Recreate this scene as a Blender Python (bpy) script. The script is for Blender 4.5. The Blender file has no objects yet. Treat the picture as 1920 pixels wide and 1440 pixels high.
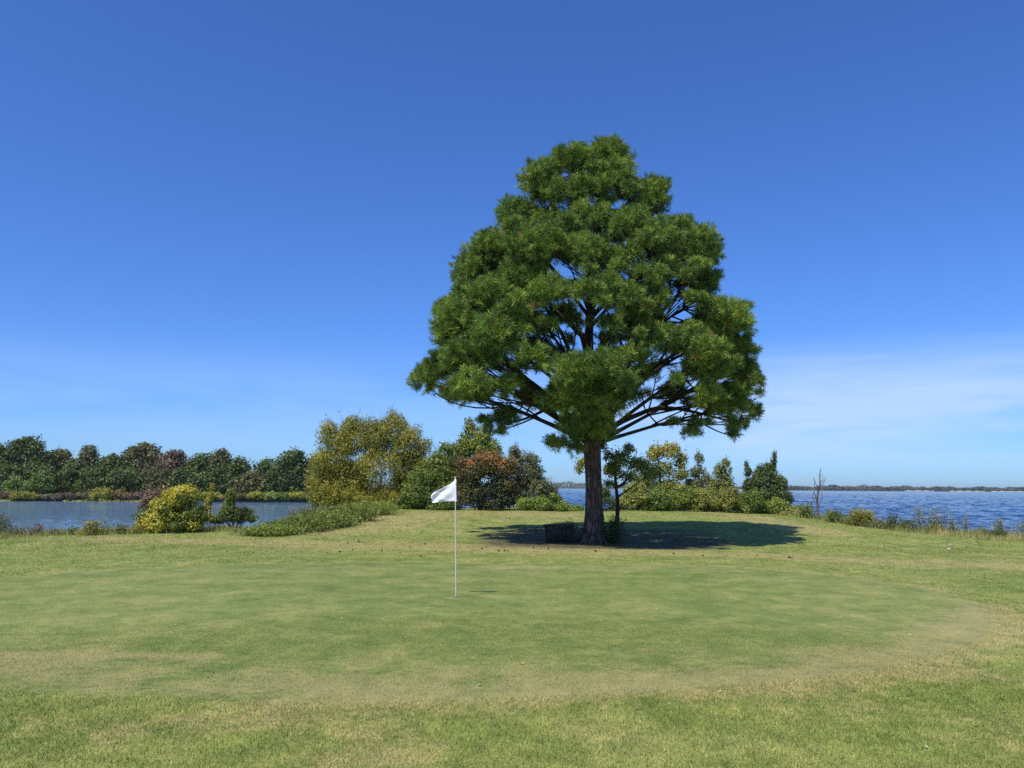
import bpy, math, random
import numpy as np
from mathutils import Matrix, Vector, Quaternion

SC = bpy.context.scene
COL = SC.collection
RNG = np.random.default_rng(7)
random.seed(7)

# ------------------------------------------------------------------ camera
F = 1478.0                       # focal length in pixels of the 1920 px wide photograph
EYE = 1.9
PITCH = math.radians(7.43)
ROLL = math.radians(0.40)
_f = np.array([0, math.cos(PITCH), math.sin(PITCH)])
_u0 = np.array([0, -math.sin(PITCH), math.cos(PITCH)])
_r0 = np.array([1.0, 0, 0])
_r = _r0 * math.cos(ROLL) + _u0 * math.sin(ROLL)
_u = -_r0 * math.sin(ROLL) + _u0 * math.cos(ROLL)
CAMP = np.array([0, 0, EYE])

def ray(px, py):
    return _f + _r * ((px - 960) / F) + _u * ((720 - py) / F)

def P(px, py, Y):
    """world point on the plane y = Y that the photograph shows at (px, py)"""
    d = ray(px, py)
    return CAMP + d * (Y / d[1])

def G(px, py, z=0.0):
    """world point on level ground z"""
    d = ray(px, py)
    return CAMP + d * ((z - EYE) / d[2])

def PX(p):
    """pixels per metre at a distance"""
    return p / F

def proj(p):
    q = np.atleast_2d(p) - CAMP
    w = q @ _f
    return np.stack([960 + F * (q @ _r) / w, 720 - F * (q @ _u) / w], 1)

cam_d = bpy.data.cameras.new("camera")
cam = bpy.data.objects.new("camera", cam_d)
COL.objects.link(cam)
cam_d.sensor_width = 36
cam_d.lens = 36 * F / 1920
cam_d.clip_start = 0.05
cam_d.clip_end = 20000
M = Matrix(((_r[0], _u[0], -_f[0], 0), (_r[1], _u[1], -_f[1], 0), (_r[2], _u[2], -_f[2], EYE), (0, 0, 0, 1)))
cam.matrix_world = M
SC.camera = cam

# ------------------------------------------------------------------ light
LIGHT_DIR = Vector((0.79 / 2.1, 1.06 / 2.1, -1.0)).normalized()
SUN_EL = math.asin(-LIGHT_DIR.z)
SUN_AZ = math.atan2(-LIGHT_DIR.x, -LIGHT_DIR.y)
sd = bpy.data.lights.new("sun", 'SUN')
sd.energy = 5.0
sd.angle = math.radians(0.5)
sd.color = (1.0, 0.94, 0.84)
so = bpy.data.objects.new("sun", sd)
so.rotation_euler = LIGHT_DIR.to_track_quat('-Z', 'Y').to_euler()
COL.objects.link(so)

W = bpy.data.worlds.new("World")
SC.world = W
W.use_nodes = True
nt = W.node_tree
for n in list(nt.nodes):
    nt.nodes.remove(n)

class NT:
    """small node helper"""
    def __init__(s, tree):
        s.t = tree
    def n(s, typ, **kw):
        nd = s.t.nodes.new(typ)
        ins = kw.pop('ins', {})
        for k, v in kw.items():
            setattr(nd, k, v)
        for k, v in ins.items():
            sock = nd.inputs[k]
            if hasattr(v, 'links') or isinstance(v, bpy.types.NodeSocket):
                s.t.links.new(v, sock)
            else:
                sock.default_value = v
        return nd
    def l(s, a, b):
        s.t.links.new(a, b)
    def math(s, op, a, b=0.0, c=None, clamp=False):
        nd = s.n('ShaderNodeMath', operation=op, use_clamp=clamp)
        for i, v in enumerate([a, b] + ([c] if c is not None else [])):
            if isinstance(v, bpy.types.NodeSocket):
                s.l(v, nd.inputs[i])
            else:
                nd.inputs[i].default_value = v
        return nd.outputs[0]
    def mix(s, fac, a, b, blend='MIX'):
        nd = s.n('ShaderNodeMix', data_type='RGBA', blend_type=blend)
        for i, v in ((0, fac), (6, a), (7, b)):
            if isinstance(v, bpy.types.NodeSocket):
                s.l(v, nd.inputs[i])
            else:
                nd.inputs[i].default_value = v if i == 0 else (v[0], v[1], v[2], 1)
        return nd.outputs[2]
    def noise(s, vec, scale, detail=3, rough=0.55, dist=0.0):
        nd = s.n('ShaderNodeTexNoise', ins={'Scale': scale, 'Detail': detail, 'Roughness': rough, 'Distortion': dist})
        if vec is not None:
            s.l(vec, nd.inputs['Vector'])
        return nd.outputs['Fac']
    def mapr(s, v, a, b, c=0.0, d=1.0, smooth=False):
        nd = s.n('ShaderNodeMapRange', clamp=True, interpolation_type='SMOOTHSTEP' if smooth else 'LINEAR')
        for i, x in enumerate((v, a, b, c, d)):
            if isinstance(x, bpy.types.NodeSocket):
                s.l(x, nd.inputs[i])
            else:
                nd.inputs[i].default_value = x
        return nd.outputs[0]
    def ramp(s, fac, stops):
        nd = s.n('ShaderNodeValToRGB')
        e = nd.color_ramp.elements
        while len(e) < len(stops):
            e.new(0.5)
        for i, (p, c) in enumerate(stops):
            e[i].position = p
            e[i].color = (c[0], c[1], c[2], 1)
        s.l(fac, nd.inputs[0])
        return nd.outputs[0]
    def scaled(s, vec, v):
        nd = s.n('ShaderNodeMapping')
        s.l(vec, nd.inputs[0])
        nd.inputs['Scale'].default_value = v
        return nd.outputs[0]

w = NT(nt)
sky = w.n('ShaderNodeTexSky', sky_type='NISHITA', sun_disc=False)
sky.sun_elevation = SUN_EL
sky.sun_rotation = SUN_AZ
sky.altitude = 200
sky.air_density = 1.0
sky.dust_density = 0.4
sky.ozone_density = 3.0
clear = w.mix(1.0, sky.outputs[0], (.515, .855, 1.50), 'MULTIPLY')   # deep blue autumn air
tc = w.n('ShaderNodeTexCoord')
# thin cirrus low over the lake
sep = w.n('ShaderNodeSeparateXYZ')
w.l(tc.outputs['Generated'], sep.inputs[0])
cv = w.scaled(tc.outputs['Generated'], (2.0, 2.0, 17.0))
rot = w.n('ShaderNodeMapping')
rot.inputs['Rotation'].default_value = (0, math.radians(-4), 0)
w.l(cv, rot.inputs[0])
n1 = w.noise(rot.outputs[0], 1.1, 6, 0.55, 0.6)
band = w.math('MULTIPLY', w.mapr(sep.outputs[2], 0.01, 0.06, 0, 1, True), w.mapr(sep.outputs[2], 0.19, 0.11, 0, 1, True))
side = w.mapr(sep.outputs[0], -0.1, 0.35, 0.22, 1.0, True)
cl = w.math('MULTIPLY', w.math('MULTIPLY', w.mapr(n1, 0.28, 0.62, 0, 1, True), band), side)
cl = w.math('MULTIPLY', cl, 0.74)
skyc = w.mix(cl, clear, (5.3, 6.9, 10.0))
bg = w.n('ShaderNodeBackground', ins={'Strength': 0.11})
w.l(skyc, bg.inputs[0])
wo = w.n('ShaderNodeOutputWorld')
w.l(bg.outputs[0], wo.inputs[0])

SC.view_settings.view_transform = 'Standard'
SC.view_settings.look = 'None'
SC.view_settings.exposure = 0.0
SC.view_settings.gamma = 1.0
SC.cycles.use_denoising = False
SC.cycles.max_bounces = 6
SC.cycles.transparent_max_bounces = 8

# ------------------------------------------------------------------ mesh helpers
def mesh_np(name, verts, faces, mat=None, parent=None, smooth=False, fattr=None, vattr=None):
    """faces: (n,k) int array (all the same size) or list of such arrays"""
    verts = np.asarray(verts, dtype=np.float32)
    fl = faces if isinstance(faces, list) else [faces]
    fl = [np.asarray(f, dtype=np.int32) for f in fl if len(f)]
    me = bpy.data.meshes.new(name)
    me.vertices.add(len(verts))
    me.vertices.foreach_set('co', verts.ravel())
    tot = np.concatenate([np.full(len(f), f.shape[1], np.int32) for f in fl])
    loops = np.concatenate([f.ravel() for f in fl])
    me.loops.add(len(loops))
    me.loops.foreach_set('vertex_index', loops)
    me.polygons.add(len(tot))
    start = np.concatenate([[0], np.cumsum(tot)[:-1]]).astype(np.int32)
    me.polygons.foreach_set('loop_start', start)
    me.polygons.foreach_set('loop_total', tot)
    me.update(calc_edges=True)
    me.validate()
    if smooth:
        me.polygons.foreach_set('use_smooth', np.ones(len(me.polygons), dtype=bool))
    for k, v in (fattr or {}).items():
        a = me.attributes.new(k, 'FLOAT', 'FACE')
        a.data.foreach_set('value', np.asarray(v, dtype=np.float32))
    for k, v in (vattr or {}).items():
        a = me.attributes.new(k, 'FLOAT', 'POINT')
        a.data.foreach_set('value', np.asarray(v, dtype=np.float32))
    o = bpy.data.objects.new(name, me)
    COL.objects.link(o)
    if mat:
        me.materials.append(mat)
    if parent:
        o.parent = parent
    return o

def tag(o, label=None, cat=None, group=None, kind=None):
    if label: o['label'] = label
    if cat: o['category'] = cat
    if group: o['group'] = group
    if kind: o['kind'] = kind
    return o

def empty(name, loc, label, cat, group=None):
    o = bpy.data.objects.new(name, None)
    o.location = loc
    o.empty_display_size = 0.2
    COL.objects.link(o)
    return tag(o, label, cat, group)

class Geo:
    def __init__(s):
        s.v = []; s.f = []; s.n = 0
    def add(s, v, f):
        s.v.append(np.asarray(v, float)); s.f.append(np.asarray(f, int) + s.n); s.n += len(v)
    def tube(s, pts, rad, sides=7, cap=True, lump=0.0, seed=0):
        pts = np.asarray(pts, float); m = len(pts)
        rad = np.broadcast_to(np.asarray(rad, float), (m,))
        t = np.gradient(pts, axis=0)
        t /= np.linalg.norm(t, axis=1)[:, None] + 1e-9
        ref = np.array([0.0, 0, 1]) if abs(t[0][2]) < 0.9 else np.array([1.0, 0, 0])
        a = np.cross(t, ref); a /= np.linalg.norm(a, axis=1)[:, None] + 1e-9
        for i in range(1, m):
            if a[i] @ a[i - 1] < 0: a[i] *= -1
        b = np.cross(t, a)
        ang = np.arange(sides) * 2 * math.pi / sides
        rr = rad[:, None] * np.ones(sides)[None]
        if lump:
            g = np.random.default_rng(seed)
            ph = g.uniform(0, 6.28, 4)
            k = np.arange(m)[:, None]
            rr = rr * (1 + lump * (np.sin(3 * ang[None] + ph[0] + 0.15 * k) * .5 + np.sin(5 * ang[None] + ph[1] - .2 * k) * .4 + g.normal(0, .35, (m, sides))))
        V = pts[:, None] + rr[..., None] * (np.cos(ang)[None, :, None] * a[:, None] + np.sin(ang)[None, :, None] * b[:, None])
        V = V.reshape(-1, 3)
        i = np.arange(m - 1)[:, None]; j = np.arange(sides)[None]
        j2 = (j + 1) % sides
        q = np.stack([i * sides + j, i * sides + j2, (i + 1) * sides + j2, (i + 1) * sides + j], -1).reshape(-1, 4)
        if cap:
            V = np.vstack([V, pts[-1]])
            top = (m - 1) * sides
            c = np.stack([top + np.arange(sides), top + (np.arange(sides) + 1) % sides, np.full(sides, m * sides), np.full(sides, m * sides)], -1)
            tri = c[:, :3]
            s.add(V, q)
            s.f.append(tri + s.n - len(V))
        else:
            s.add(V, q)
        return s
    def box(s, c, size, rz=0.0, tilt=None):
        x, y, z = np.asarray(size) / 2
        v = np.array([[-x, -y, -z], [x, -y, -z], [x, y, -z], [-x, y, -z], [-x, -y, z], [x, -y, z], [x, y, z], [-x, y, z]])
        if tilt is not None:
            v = v @ np.array(Matrix.Rotation(tilt[0], 3, tilt[1])).T
        cz, sz = math.cos(rz), math.sin(rz)
        v = v @ np.array([[cz, sz, 0], [-sz, cz, 0], [0, 0, 1]])
        s.add(v + np.asarray(c), [[0, 3, 2, 1], [4, 5, 6, 7], [0, 1, 5, 4], [1, 2, 6, 5], [2, 3, 7, 6], [3, 0, 4, 7]])
        return s
    def build(s, name, mat, parent=None, smooth=False):
        V = np.vstack(s.v)
        q = [f for f in s.f if f.shape[1] == 4]
        t = [f for f in s.f if f.shape[1] == 3]
        fl = []
        if q: fl.append(np.vstack(q))
        if t: fl.append(np.vstack(t))
        if parent is not None:
            V = V - np.array(parent.location)
        return mesh_np(name, V, fl, mat, parent, smooth)

def bez(a, b, c, n=8):
    t = np.linspace(0, 1, n)[:, None]
    return (1 - t) ** 2 * np.asarray(a) + 2 * t * (1 - t) * np.asarray(b) + t * t * np.asarray(c)

def spline(pts, n=24):
    """Catmull-Rom through points"""
    p = np.asarray(pts, float)
    p = np.vstack([2 * p[0] - p[1], p, 2 * p[-1] - p[-2]])
    out = []
    m = len(p) - 3
    for k in np.linspace(0, m - 1e-6, n):
        i = int(k); t = k - i
        a, b, c, d = p[i:i + 4]
        out.append(0.5 * (2 * b + (c - a) * t + (2 * a - 5 * b + 4 * c - d) * t * t + (3 * b - a - 3 * c + d) * t ** 3))
    return np.array(out)

def unit(v):
    return v / (np.linalg.norm(v, axis=-1, keepdims=True) + 1e-9)

# ------------------------------------------------------------------ materials
def new_mat(name):
    m = bpy.data.materials.new(name)
    m.use_nodes = True
    for n in list(m.node_tree.nodes):
        m.node_tree.nodes.remove(n)
    k = NT(m.node_tree)
    out = k.n('ShaderNodeOutputMaterial')
    return m, k, out

def leaf_mat(name, stops, trans=0.28, rough=0.55, gain=1.85):
    stops = [(p_, tuple(x * gain for x in c_)) for p_, c_ in stops]
    m, k, out = new_mat(name)
    at = k.n('ShaderNodeAttribute', attribute_name='tint')
    c = k.ramp(at.outputs['Fac'], stops)
    p = k.n('ShaderNodeBsdfPrincipled', ins={'Base Color': c, 'Roughness': rough, 'Specular IOR Level': 0.3})
    tr = k.n('ShaderNodeBsdfTranslucent')
    tcol = k.mix(1.0, c, (1.25, 1.3, 0.6), 'MULTIPLY')
    k.l(tcol, tr.inputs[0])
    mx = k.n('ShaderNodeMixShader', ins={0: trans})
    k.l(p.outputs[0], mx.inputs[1]); k.l(tr.outputs[0], mx.inputs[2])
    k.l(mx.outputs[0], out.inputs[0])
    return m

def bark_mat(name, a, b, scale=9.0, stretch=0.25, bump=0.6):
    m, k, out = new_mat(name)
    tcn = k.n('ShaderNodeTexCoord')
    v = k.scaled(tcn.outputs['Object'], (1, 1, stretch))
    vo = k.n('ShaderNodeTexVoronoi', feature='DISTANCE_TO_EDGE', ins={'Scale': scale})
    vd = k.n('ShaderNodeVectorMath', operation='ADD')
    nn = k.n('ShaderNodeTexNoise', ins={'Scale': scale * 0.7, 'Detail': 3})
    k.l(v, nn.inputs['Vector'])
    k.l(v, vd.inputs[0]); k.l(k.scaled(nn.outputs['Color'], (.25, .25, .25)), vd.inputs[1])
    k.l(vd.outputs[0], vo.inputs['Vector'])
    e = k.mapr(vo.outputs['Distance'], 0.0, 0.16, 0, 1)
    n2 = k.noise(tcn.outputs['Object'], 2.2, 4)
    n3 = k.noise(tcn.outputs['Object'], 30, 3)
    col = k.mix(k.mapr(n2, .35, .65), a, b)
    col = k.mix(k.mapr(n3, .3, .7, 0, .5), col, [x * .55 for x in a])
    col = k.mix(e, [x * .3 for x in a], col)
    p = k.n('ShaderNodeBsdfPrincipled', ins={'Base Color': col, 'Roughness': 0.9, 'Specular IOR Level': 0.15})
    bp = k.n('ShaderNodeBump', ins={'Strength': bump, 'Distance': 0.05})
    k.l(k.math('ADD', e, k.math('MULTIPLY', n3, .6)), bp.inputs['Height'])
    k.l(bp.outputs[0], p.inputs['Normal'])
    k.l(p.outputs[0], out.inputs[0])
    return m

def plain_mat(name, c, rough=0.6, var=0.15, scale=12, spec=0.3):
    m, k, out = new_mat(name)
    tcn = k.n('ShaderNodeTexCoord')
    n = k.noise(tcn.outputs['Object'], scale, 4)
    col = k.mix(k.mapr(n, .3, .7), [x * (1 - var) for x in c], [min(1, x * (1 + var)) for x in c])
    p = k.n('ShaderNodeBsdfPrincipled', ins={'Base Color': col, 'Roughness': rough, 'Specular IOR Level': spec})
    k.l(p.outputs[0], out.inputs[0])
    return m

def grass_mat(name, kind):
    """kind: rough | green | blade.  Colour lives in world space so that blades and soil under them agree."""
    m, k, out = new_mat(name)
    geo = k.n('ShaderNodeNewGeometry')
    pos = geo.outputs['Position']
    flat = k.scaled(pos, (1, 1, 0))
    at = k.n('ShaderNodeAttribute', attribute_name='dry')
    at2 = k.n('ShaderNodeAttribute', attribute_name='bare')  # bare soil and litter, plus the shade painted below the pine
    sx = 1.0 if kind.startswith('green') else .8
    big = k.noise(flat, 0.22, 4, .6)
    mid = k.noise(k.scaled(flat, (1, sx, 1)), 1.1, 6, .66)
    fine = k.noise(k.scaled(flat, (1, sx, 1)), 7.0, 5, .72)
    tiny = k.noise(flat, 55.0, 3, .75)
    tuft = k.noise(k.scaled(flat, (1, .8, 1)), 2.6, 6, .72, .3)
    if kind.startswith('green'):
        g = k.ramp(k.math('ADD', k.math('MULTIPLY', mid, .65), k.math('MULTIPLY', big, .35)),
                   [(.36, (.126, .174, .042)), (.5, (.188, .225, .060)), (.64, (.264, .272, .086))])
        dryc = k.mix(k.mapr(fine, .35, .65), (.365, .315, .130), (.250, .235, .098))
        t0, t1 = .32, .95
    else:
        g = k.ramp(k.math('ADD', k.math('MULTIPLY', mid, .6), k.math('MULTIPLY', big, .4)),
                   [(.36, (.160, .214, .044)), (.5, (.232, .265, .068)), (.62, (.310, .312, .098))])
        dryc = k.mix(k.mapr(fine, .35, .65), (.410, .350, .140), (.300, .265, .105))
        t0, t1 = .36, .88
    d = k.math('ADD', at.outputs['Fac'], k.math('MULTIPLY', k.math('SUBTRACT', mid, .5), 1.25))
    d = k.math('ADD', d, k.math('MULTIPLY', k.math('SUBTRACT', fine, .5), 1.7))
    c = k.mix(k.mapr(d, t0, t1, 0, .80, True), g, dryc)
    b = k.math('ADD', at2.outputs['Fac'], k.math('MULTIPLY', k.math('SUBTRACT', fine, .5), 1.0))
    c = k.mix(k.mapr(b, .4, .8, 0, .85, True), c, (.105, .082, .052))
    if kind.endswith('blade'):
        tb = k.n('ShaderNodeAttribute', attribute_name='tint')
        c = k.mix(1.0, c, k.ramp(tb.outputs['Fac'], [(0, (.42, .50, .42)), (.5, (1.12, 1.12, 1.10)), (.80, (1.60, 1.50, 1.6)), (1.0, (2.5, 2.1, 2.6))]), 'MULTIPLY')
    else:
        s = k.math('ADD', k.math('MULTIPLY', tiny, .6), k.math('MULTIPLY', fine, .4))
        amp = 0.30 if kind == 'green' else 0.5
        c = k.mix(1.0, c, k.ramp(s, [(.34, (1 - amp,) * 3), (.5, (1,) * 3), (.68, (1 + amp,) * 3)]), 'MULTIPLY')
    ta = .18 if kind.startswith('green') else .26
    c = k.mix(1.0, c, k.ramp(tuft, [(.34, (1 - ta, 1 - ta * .75, 1 - ta)), (.5, (1, 1, 1)), (.66, (1 + ta, 1 + ta * .8, 1 + ta * .7))]), 'MULTIPLY')
    p = k.n('ShaderNodeBsdfPrincipled', ins={'Base Color': c, 'Roughness': .75, 'Specular IOR Level': .12})
    if kind.endswith('blade'):
        tr = k.n('ShaderNodeBsdfTranslucent')
        k.l(k.mix(1.0, c, (1.2, 1.25, .6), 'MULTIPLY'), tr.inputs[0])
        mx = k.n('ShaderNodeMixShader', ins={0: .25})
        k.l(p.outputs[0], mx.inputs[1]); k.l(tr.outputs[0], mx.inputs[2])
        k.l(mx.outputs[0], out.inputs[0])
    else:
        bp = k.n('ShaderNodeBump', ins={'Strength': .35 if kind == 'green' else .7, 'Distance': .02})
        k.l(k.math('ADD', tiny, k.math('MULTIPLY', fine, 1.2)), bp.inputs['Height'])
        k.l(bp.outputs[0], p.inputs['Normal'])
        k.l(p.outputs[0], out.inputs[0])
    return m

def water_mat(name, deep, scale, strength, rough, stretch=(1, 1, 1)):
    m, k, out = new_mat(name)
    geo = k.n('ShaderNodeNewGeometry')
    v = k.scaled(geo.outputs['Position'], stretch)
    a = k.noise(v, scale, 4, .6, .4)
    b = k.noise(v, scale * 4.3, 3, .6, .3)
    c = k.noise(geo.outputs['Position'], .02, 3)
    col = k.mix(k.mapr(c, .35, .65), deep, [x * 1.35 for x in deep])
    p = k.n('ShaderNodeBsdfPrincipled', ins={'Base Color': col, 'Roughness': rough, 'IOR': 1.33})
    bp = k.n('ShaderNodeBump', ins={'Strength': strength, 'Distance': .35})
    k.l(k.math('ADD', a, k.math('MULTIPLY', b, .3)), bp.inputs['Height'])
    k.l(bp.outputs[0], p.inputs['Normal'])
    k.l(p.outputs[0], out.inputs[0])
    return m

# ------------------------------------------------------------------ terrain
def sstep(a, b, x):
    t = np.clip((x - a) / (b - a), 0, 1)
    return t * t * (3 - 2 * t)

def vnoise(x, y, s, seed):
    """smooth value noise from a few sines"""
    g = np.random.default_rng(seed)
    o = np.zeros_like(np.asarray(x, float))
    for i in range(5):
        a = g.uniform(0, 6.28); f = g.uniform(.6, 1.7) / s; p = g.uniform(0, 6.28)
        o += np.sin((x * np.cos(a) + y * np.sin(a)) * f * 6.28 + p)
    return o / 5

WATER_Z = -1.3
# distance at which the mown land drops to the water, by picture column
EDGE = np.array([(-2500, 30), (-600, 29), (0, 29), (250, 31.5), (420, 32.5), (500, 32), (560, 33.5), (620, 37.5), (690, 43), (800, 47), (1000, 49), (1380, 49), (1470, 44),
                 (1560, 39), (1700, 34), (1850, 31), (2000, 30), (2600, 29), (4500, 29)], float)

def height(x, y):
    x = np.asarray(x, float); y = np.asarray(y, float)
    r = np.hypot(x, y)
    az = np.arctan2(x, np.maximum(y, 1e-3))
    col = 960 + F * np.tan(np.clip(az, -1.3, 1.3))
    e = np.interp(col, EDGE[:, 0], EDGE[:, 1])
    depth = np.maximum(y, 0)
    lat = sstep(-15.0, -6.5, x) * sstep(26, 9.5, x)
    z = 0.62 * sstep(25, 43, depth) * lat
    z = z + 0.05 * vnoise(x, y, 9.0, 3) * sstep(4, 12, r) + 0.03 * vnoise(x, y, 3.5, 4) * sstep(18, 26, depth)
    drop = sstep(0, 7.5, depth - e)
    front = y > 2
    z = np.where(front, z * (1 - drop) - 3.4 * drop, z)
    # wooded spit and far bank beyond the pond
    bank = 146 + 5 * vnoise(x, y, 60, 8) + np.clip((x + 60) * .25, -12, 30)
    fb = sstep(0, 9, y - bank) * sstep(-16, -42, x + .02 * (y - 150))
    spit = sstep(9, 3, np.abs(x + .16 * y + 1.5)) * sstep(40, 52, y) * sstep(260, 160, y)
    z = np.where(front, np.maximum(z, -3.4 + fb * 3.2), z)
    z = np.where(front, np.maximum(z, -3.4 + spit * 2.9), z)
    # shore across the big lake
    fr = 1600 + 300 * sstep(500, 150, x)
    fs = sstep(0, 60, y - fr)
    z = np.where(front & (x > -220), np.maximum(z, -3.4 + fs * 3.6), z)
    z = np.where(front & (x <= -220) & (y > 150), np.maximum(z, -.2), z)
    return z

def hz(x, y):
    return float(height(np.array([x]), np.array([y]))[0])

def gp(pts, z=0.0):
    return np.array([G(a, b, z)[:2] for a, b in pts])

def seg_dist(x, y, line):
    d = np.full(x.shape, 1e9)
    for (ax, ay), (bx, by) in zip(line[:-1], line[1:]):
        dx, dy = bx - ax, by - ay
        t = np.clip(((x - ax) * dx + (y - ay) * dy) / (dx * dx + dy * dy + 1e-9), 0, 1)
        d = np.minimum(d, np.hypot(x - ax - t * dx, y - ay - t * dy))
    return d

# outline of the putting green
GREEN_PX = [(-420, 1155), (-200, 1112), (0, 1083), (150, 1072), (330, 1063), (540, 1057), (760, 1054), (1000, 1055), (1220, 1059), (1400, 1067), (1560, 1081),
            (1700, 1100), (1800, 1122), (1850, 1146), (1868, 1172), (1830, 1203), (1740, 1234), (1620, 1259), (1480, 1277), (1300, 1294), (1120, 1306),
            (940, 1314), (740, 1320), (520, 1320), (300, 1310), (0, 1298), (-250, 1282), (-420, 1262), (-500, 1210)]
def closed_spline(p, n=160):
    p = np.asarray(p, float); m = len(p); out = []
    for k in np.linspace(0, m, n, endpoint=False):
        i = int(k); t = k - i
        a, b, c, d = p[(i - 1) % m], p[i % m], p[(i + 1) % m], p[(i + 2) % m]
        out.append(0.5 * (2 * b + (c - a) * t + (2 * a - 5 * b + 4 * c - d) * t * t + (3 * b - a - 3 * c + d) * t ** 3))
    return np.array(out)
GREEN = closed_spline(gp(GREEN_PX), 220)

def inside(x, y, poly):
    c = np.zeros(x.shape, bool)
    n = len(poly)
    for i in range(n):
        x1, y1 = poly[i]; x2, y2 = poly[(i + 1) % n]
        if y1 == y2: continue
        h = ((y1 > y) != (y2 > y)) & (x < (x2 - x1) * (y - y1) / (y2 - y1) + x1)
        c ^= h
    return c

def gs(d, s):
    return np.exp(-(d / s) ** 2)

L_FRONT = gp([(-300, 1235), (60, 1246), (330, 1264), (520, 1277), (760, 1294), (1000, 1290), (1200, 1274), (1400, 1272), (1600, 1246), (1740, 1208), (1850, 1172), (1880, 1150)])
L_FRONT2 = gp([(400, 1322), (760, 1314), (1000, 1306), (1300, 1292), (1480, 1276), (1640, 1258), (1780, 1226), (1870, 1185)])
L_STREAK = gp([(-200, 1226), (120, 1227), (380, 1232)])
L_RIM = gp([(1180, 1058), (1400, 1067), (1560, 1081), (1700, 1100), (1800, 1122), (1850, 1146), (1868, 1172)])
L_BACK = gp([(930, 1062), (1200, 1064)])
L_BACKL = gp([(-200, 1110), (0, 1082), (330, 1062), (760, 1054), (1000, 1055)])
L_PATH = gp([(170, 1012), (560, 1019), (800, 1023), (1000, 1031), (1250, 1038), (1500, 1046), (1750, 1055), (1920, 1062), (2300, 1075)])
L_PATH2 = gp([(590, 1028), (760, 1027), (940, 1030), (1090, 1034)])
L_TREE = gp([(1010, 1022), (1120, 1022), (1260, 1024)])
L_CREST = gp([(640, 984), (760, 974), (900, 970), (1000, 972)], .35)
L_CREST2 = gp([(1190, 968), (1300, 969), (1400, 977), (1470, 987), (1560, 994)], .3)

def dry_mask(x, y):
    r = np.hypot(x, y)
    d = 0.20 * np.ones_like(x) + .06 * inside(x, y, GREEN) + .07 * sstep(12, 7, np.hypot(x, y))
    d += .42 * gs(seg_dist(x, y, L_FRONT), .8) + .27 * gs(seg_dist(x, y, L_FRONT2), .6)
    d += .75 * gs(seg_dist(x, y, L_STREAK), .16)
    d += .42 * gs(seg_dist(x, y, L_RIM), .38)
    d += .5 * gs(seg_dist(x, y, L_BACK), .5) + .36 * gs(seg_dist(x, y, L_BACKL), .20)
    d += .80 * gs(seg_dist(x, y, L_PATH), 1.3)
    d += .40 * gs(seg_dist(x, y, L_PATH2), 1.7)
    d += .80 * gs(seg_dist(x, y, L_CREST), 3.0) + .85 * gs(seg_dist(x, y, L_CREST2), 1.3)
    for px, py, sx, sy, a in [(1625, 1026, 1.2, .8, .5), (1860, 1040, 1.8, .9, .5), (1500, 1022, 1.0, .6, .3), (200, 1030, 4, 1.6, .25), (1880, 1180, .9, 1.2, .3),
                              (780, 1400, .9, .35, .3), (160, 1365, .9, .4, .4), (520, 1350, .5, .3, .25), (650, 1428, .6, .25, .4), (1680, 1330, .8, .4, .2),
                              (1560, 1232, .8, .3, .2), (340, 1300, .8, .2, .2), (1800, 1265, .9, .4, .3), (1870, 1340, .5, .4, .25), (1250, 1220, .7, .25, .3)]:
        c = G(px, py)
        d += a * np.exp(-((x - c[0]) / sx) ** 2 - ((y - c[1]) / sy) ** 2)
    for px, py, sx, sy, a in [(120, 1312, 1.1, .22, .5), (300, 1325, .6, .2, .4), (1100, 1340, 1.2, .4, .12), (1000, 1160, 2.2, .9, .12), (1350, 1110, 3, 1.2, .1),
                              (60, 1420, .6, .3, .15), (1400, 1330, 1.2, .5, .12), (1860, 1010, 4, 1.5, .15)]:
        c = G(px, py)
        d -= a * np.exp(-((x - c[0]) / sx) ** 2 - ((y - c[1]) / sy) ** 2)
    d += .13 * vnoise(x, y, 2.6, 21) + .10 * vnoise(x, y, .9, 22)
    d = np.where(y < 3, .3, d)
    return np.clip(d, 0, 1.3)

def bare_shade_mask(x, y):
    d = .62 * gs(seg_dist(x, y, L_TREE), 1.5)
    d += .86 * np.exp(-((x - 3.4) / 5.2) ** 4 - ((y - 29.4) / 4.4) ** 4)      # painted shade deepening the pine's shadow, mixed with brown needle litter
    for px, py, sx, sy, a in [(1500, 1212, .55, .35, .42), (1650, 1206, .6, .3, .45), (1270, 1250, .5, .25, .28), (1340, 1193, .3, .15, .3)]:
        c = G(px, py)
        d += a * np.exp(-((x - c[0]) / sx) ** 2 - ((y - c[1]) / sy) ** 2)
    d += .25 * gs(seg_dist(x, y, L_PATH), .5) * (.6 + .6 * vnoise(x, y, 1.4, 31))
    r = np.hypot(x, y)
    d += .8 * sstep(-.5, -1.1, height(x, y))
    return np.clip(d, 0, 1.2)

M_ROUGH = grass_mat('mown_grass', 'rough')
M_GREEN = grass_mat('green_turf', 'green')
M_BLADE = grass_mat('grass_blades', 'blade')
M_TURF = grass_mat('turf_blades', 'green_blade')

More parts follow.
